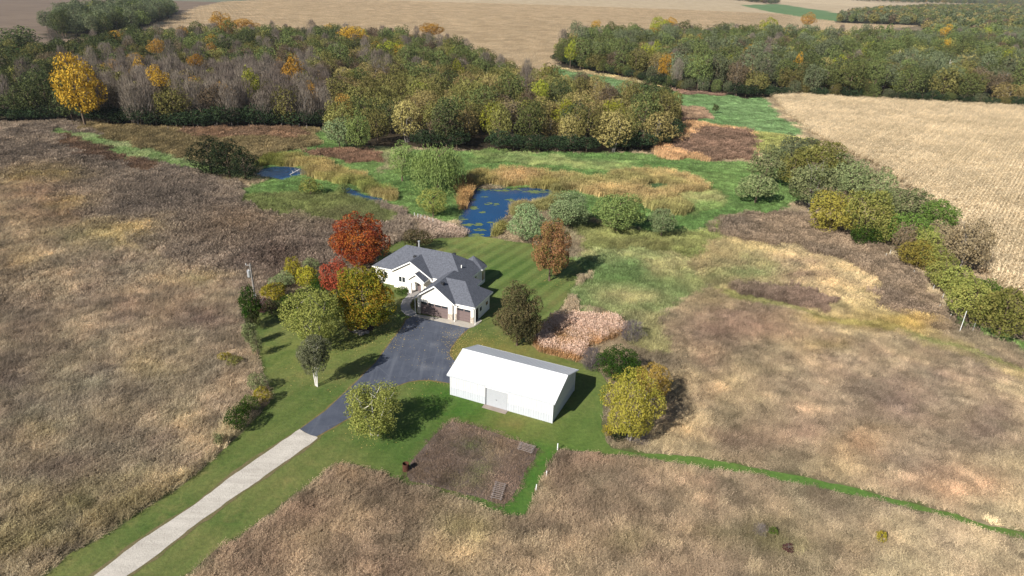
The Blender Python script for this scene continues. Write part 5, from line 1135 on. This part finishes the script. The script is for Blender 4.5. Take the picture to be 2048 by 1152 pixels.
def post(name, base, ytop, r, mat, label, group=None, cat='post', n=8):
    P, z = height_at(base, ytop); z = max(z, .7); o = MB().tube((0, 0, 0), (random.uniform(-.04, .04), 0, z), r, r*.95, n).build(name, mat, None, loc=(P[0], P[1], 0)); return tag(o, label, cat, group)
for (x, y, t) in [(1769,519,507),(1778,512,500),(1818,562,555),(1826,550,540),(1865,580,570),(1884,597,586),(1857,600,594),(1877,618,608),(1907,617,606),(1898,640,628),(1945,660,640)]:
    _pk = _pk+1 if '_pk' in globals() else 0; post('fence_post', (x, y+2), t, .028, M_tube, NTH[_pk]+' slim white marker post from the top of the weedy slope', 'white marker posts in the right hand weeds')
post('tall_marker', (1919, 664), 622, .04, M_tube, 'tallest white marker post with a pale sleeve, lower end of the post row')
for k, (x, y) in enumerate([(337,262),(369,262),(397,258),(431,257),(465,256),(500,255),(531,254),(564,256),(599,257),(614,259),(649,258)]):
    post('wood_post', (x, y), y-9, .11, M_wood, NTH[k]+' grey fence post from the left before the bare wood', 'grey fence posts along the front of the bare wood', 'fence post', 6)
for k, (x, y) in enumerate([(829,436),(836,438),(842,440),(850,443),(858,446),(866,448)]): post('white_stake', (x, y), y-11, .05, M_tube, NTH[k]+' white stake from the left among the pale plumes', 'white stakes at the pond edge', 'stake')
post('corner_post', (1115, 900), 887, .06, M_tube, 'white corner post at the top of the lower meadow')
post('meadow_marker', (1093, 953), 945, .05, M_tube, 'short white marker on the right meadow edge, upper one'); post('meadow_marker', (1072, 980), 970, .05, M_tube, 'short white marker on the right meadow edge, lower one')
# rusty burn barrel
P = g(812, 941); bb = D.objects.new('burn_barrel', None); COL.objects.link(bb); bb.location = (P[0], P[1], 0); tag(bb, 'rusty open burn barrel at the left corner of the garden plot', 'barrel')
m = MB(); n = 16
for k in range(n):
    a0, a1 = 2*math.pi*k/n, 2*math.pi*(k+1)/n; c0, s0, c1, s1 = math.cos(a0), math.sin(a0), math.cos(a1), math.sin(a1)
    m.prism([(c0*.34, s0*.34, 0), (c1*.34, s1*.34, 0), (c1*.31, s1*.31, 0), (c0*.31, s0*.31, 0)], (0, 0, .9))
m.build('barrel_wall', M_rust, bb); MB().tube((0, 0, .05), (0, 0, .3), .31, .31, 16).build('ash', M_dark, bb)
for z in (.3, .6): MB().tube((0, 0, z-.02), (0, 0, z+.02), .355, .355, 16, False).build('hoop', M_rust, bb)
# slatted racks lying on the garden
def rack(poly, n, label):
    P = g(np.array([p[0] for p in poly]), np.array([p[1] for p in poly])); c = P.mean(0); r = D.objects.new('slat_rack', None); COL.objects.link(r); r.location = (c[0], c[1], 0); tag(r, label, 'slat rack')
    A, B2, C2, D2 = [p-c for p in P]
    for k in range(n):
        f = (k+.5)/n; a = A+(D2-A)*f; b = B2+(C2-B2)*f
        MB().tube((a[0], a[1], .32+random.uniform(-.03, .03)), (b[0], b[1], .32+random.uniform(-.03, .03)), .03, .03, 4).build('slat', M_wood, r)
    for f in (.12, .88):
        a = A+(B2-A)*f; b = D2+(C2-D2)*f; MB().tube((a[0], a[1], .26), (b[0], b[1], .26), .04, .04, 4).build('rail', M_wood, r)
rack([(1040,887),(1072,896),(1064,912),(1033,902)], 6, 'pale slatted rack lying at the right corner of the garden plot')
rack([(990,966),(1013,972),(1003,1006),(980,1000)], 9, 'pale slatted rack lying at the lower corner of the garden plot')
# boulders in the bed under the golden maple
for k, (x, y, s_, lab) in enumerate([(712,664,.5,'left grey boulder in the mulch ring'),(722,667,.62,'middle and largest grey boulder in the mulch ring'),(733,665,.45,'right grey boulder in the mulch ring')]):
    P = g(x, y); V, Q = [], []; m = MB(); N_ = 8
    for i in range(5):
        for j in range(N_):
            t = math.pi*.5*i/4; a = 2*math.pi*j/N_; r_ = s_*math.cos(t)*random.uniform(.85, 1.1); V.append((r_*math.cos(a)+.001*i, r_*math.sin(a), s_*.7*math.sin(t)))
    Q = [(i*N_+j, i*N_+(j+1) % N_, (i+1)*N_+(j+1) % N_, (i+1)*N_+j) for i in range(4) for j in range(N_)]
    m.add(V, Q); tag(m.build('boulder', plain('boulder_stone', (150, 142, 136), .9, .2, .2, 4, 0, .7, .03), None, loc=(P[0], P[1], .03)), lab, 'boulder')
# drowned branch in the upper pond
P = g(580, 350); fb = D.objects.new('fallen_branch', None); COL.objects.link(fb); fb.location = (P[0], P[1], 0); tag(fb, 'bleached fallen branch lying across the small upper pond', 'branch')
q1 = g(600, 342)-P; MB().tube((0, 0, .05), (q1[0], q1[1], .5), .14, .06, 6).build('limb', BW, fb)
for k in range(4):
    f = .3+.17*k; MB().tube((q1[0]*f, q1[1]*f, .2), (q1[0]*f+random.uniform(-.8, .8), q1[1]*f+random.uniform(-.8, .8), .7), .05, .02, 4).build('twig', BW, fb)
# fallen leaves
lv = []; 
for (x, y, rx, ry, n) in [(735,650,90,34,1600),(690,690,60,30,500),(790,670,26,34,500),(915,690,24,26,800),(935,672,40,16,500),(905,705,16,20,500),(850,700,60,50,150),(960,690,60,30,260),(1010,690,50,24,260),(840,780,60,20,120),(745,880,50,30,220),(640,760,60,30,200),(1100,560,46,16,300),(680,590,50,40,300),(870,766,40,6,160),(760,780,30,16,120)]:
    a = RNG.normal(0, .6, (n, 2)); lv.append(g(x+a[:, 0]*rx, y+a[:, 1]*ry))
lv = np.concatenate(lv); lv = lv[RNG.random(len(lv)) < .42]; n = len(lv); V, Q = leaves(np.concatenate([lv, np.full((n, 1), .11)], 1), unit(n)*[.5, .5, 1]+[0, 0, .6], RNG.uniform(.035, .07, n), .8)
tag(obj('fallen_leaves', mesh('fallen_leaves', V, Q, [leafmat('litter', [(190,168,96),(214,192,120),(168,132,82)], .8)])), 'yellow leaves scattered over lawn and drive', 'leaves', None, 'stuff')
# ================================================================== HAZE: the air over the whole land
HZ = NT('haze_air'); pv = HZ.n('ShaderNodeVolumePrincipled', {'Color': (.80, .88, 1, 1), 'Density': .00005, 'Anisotropy': .2})
HZ.t.links.new(pv.outputs[0], HZ.out.inputs['Volume'])
tag(MB().box(-14000, 14000, -3000, 16000, -1.0, 52.0).build('haze', HZ.m), 'thin pale haze lying over the whole land', 'haze', None, 'stuff')
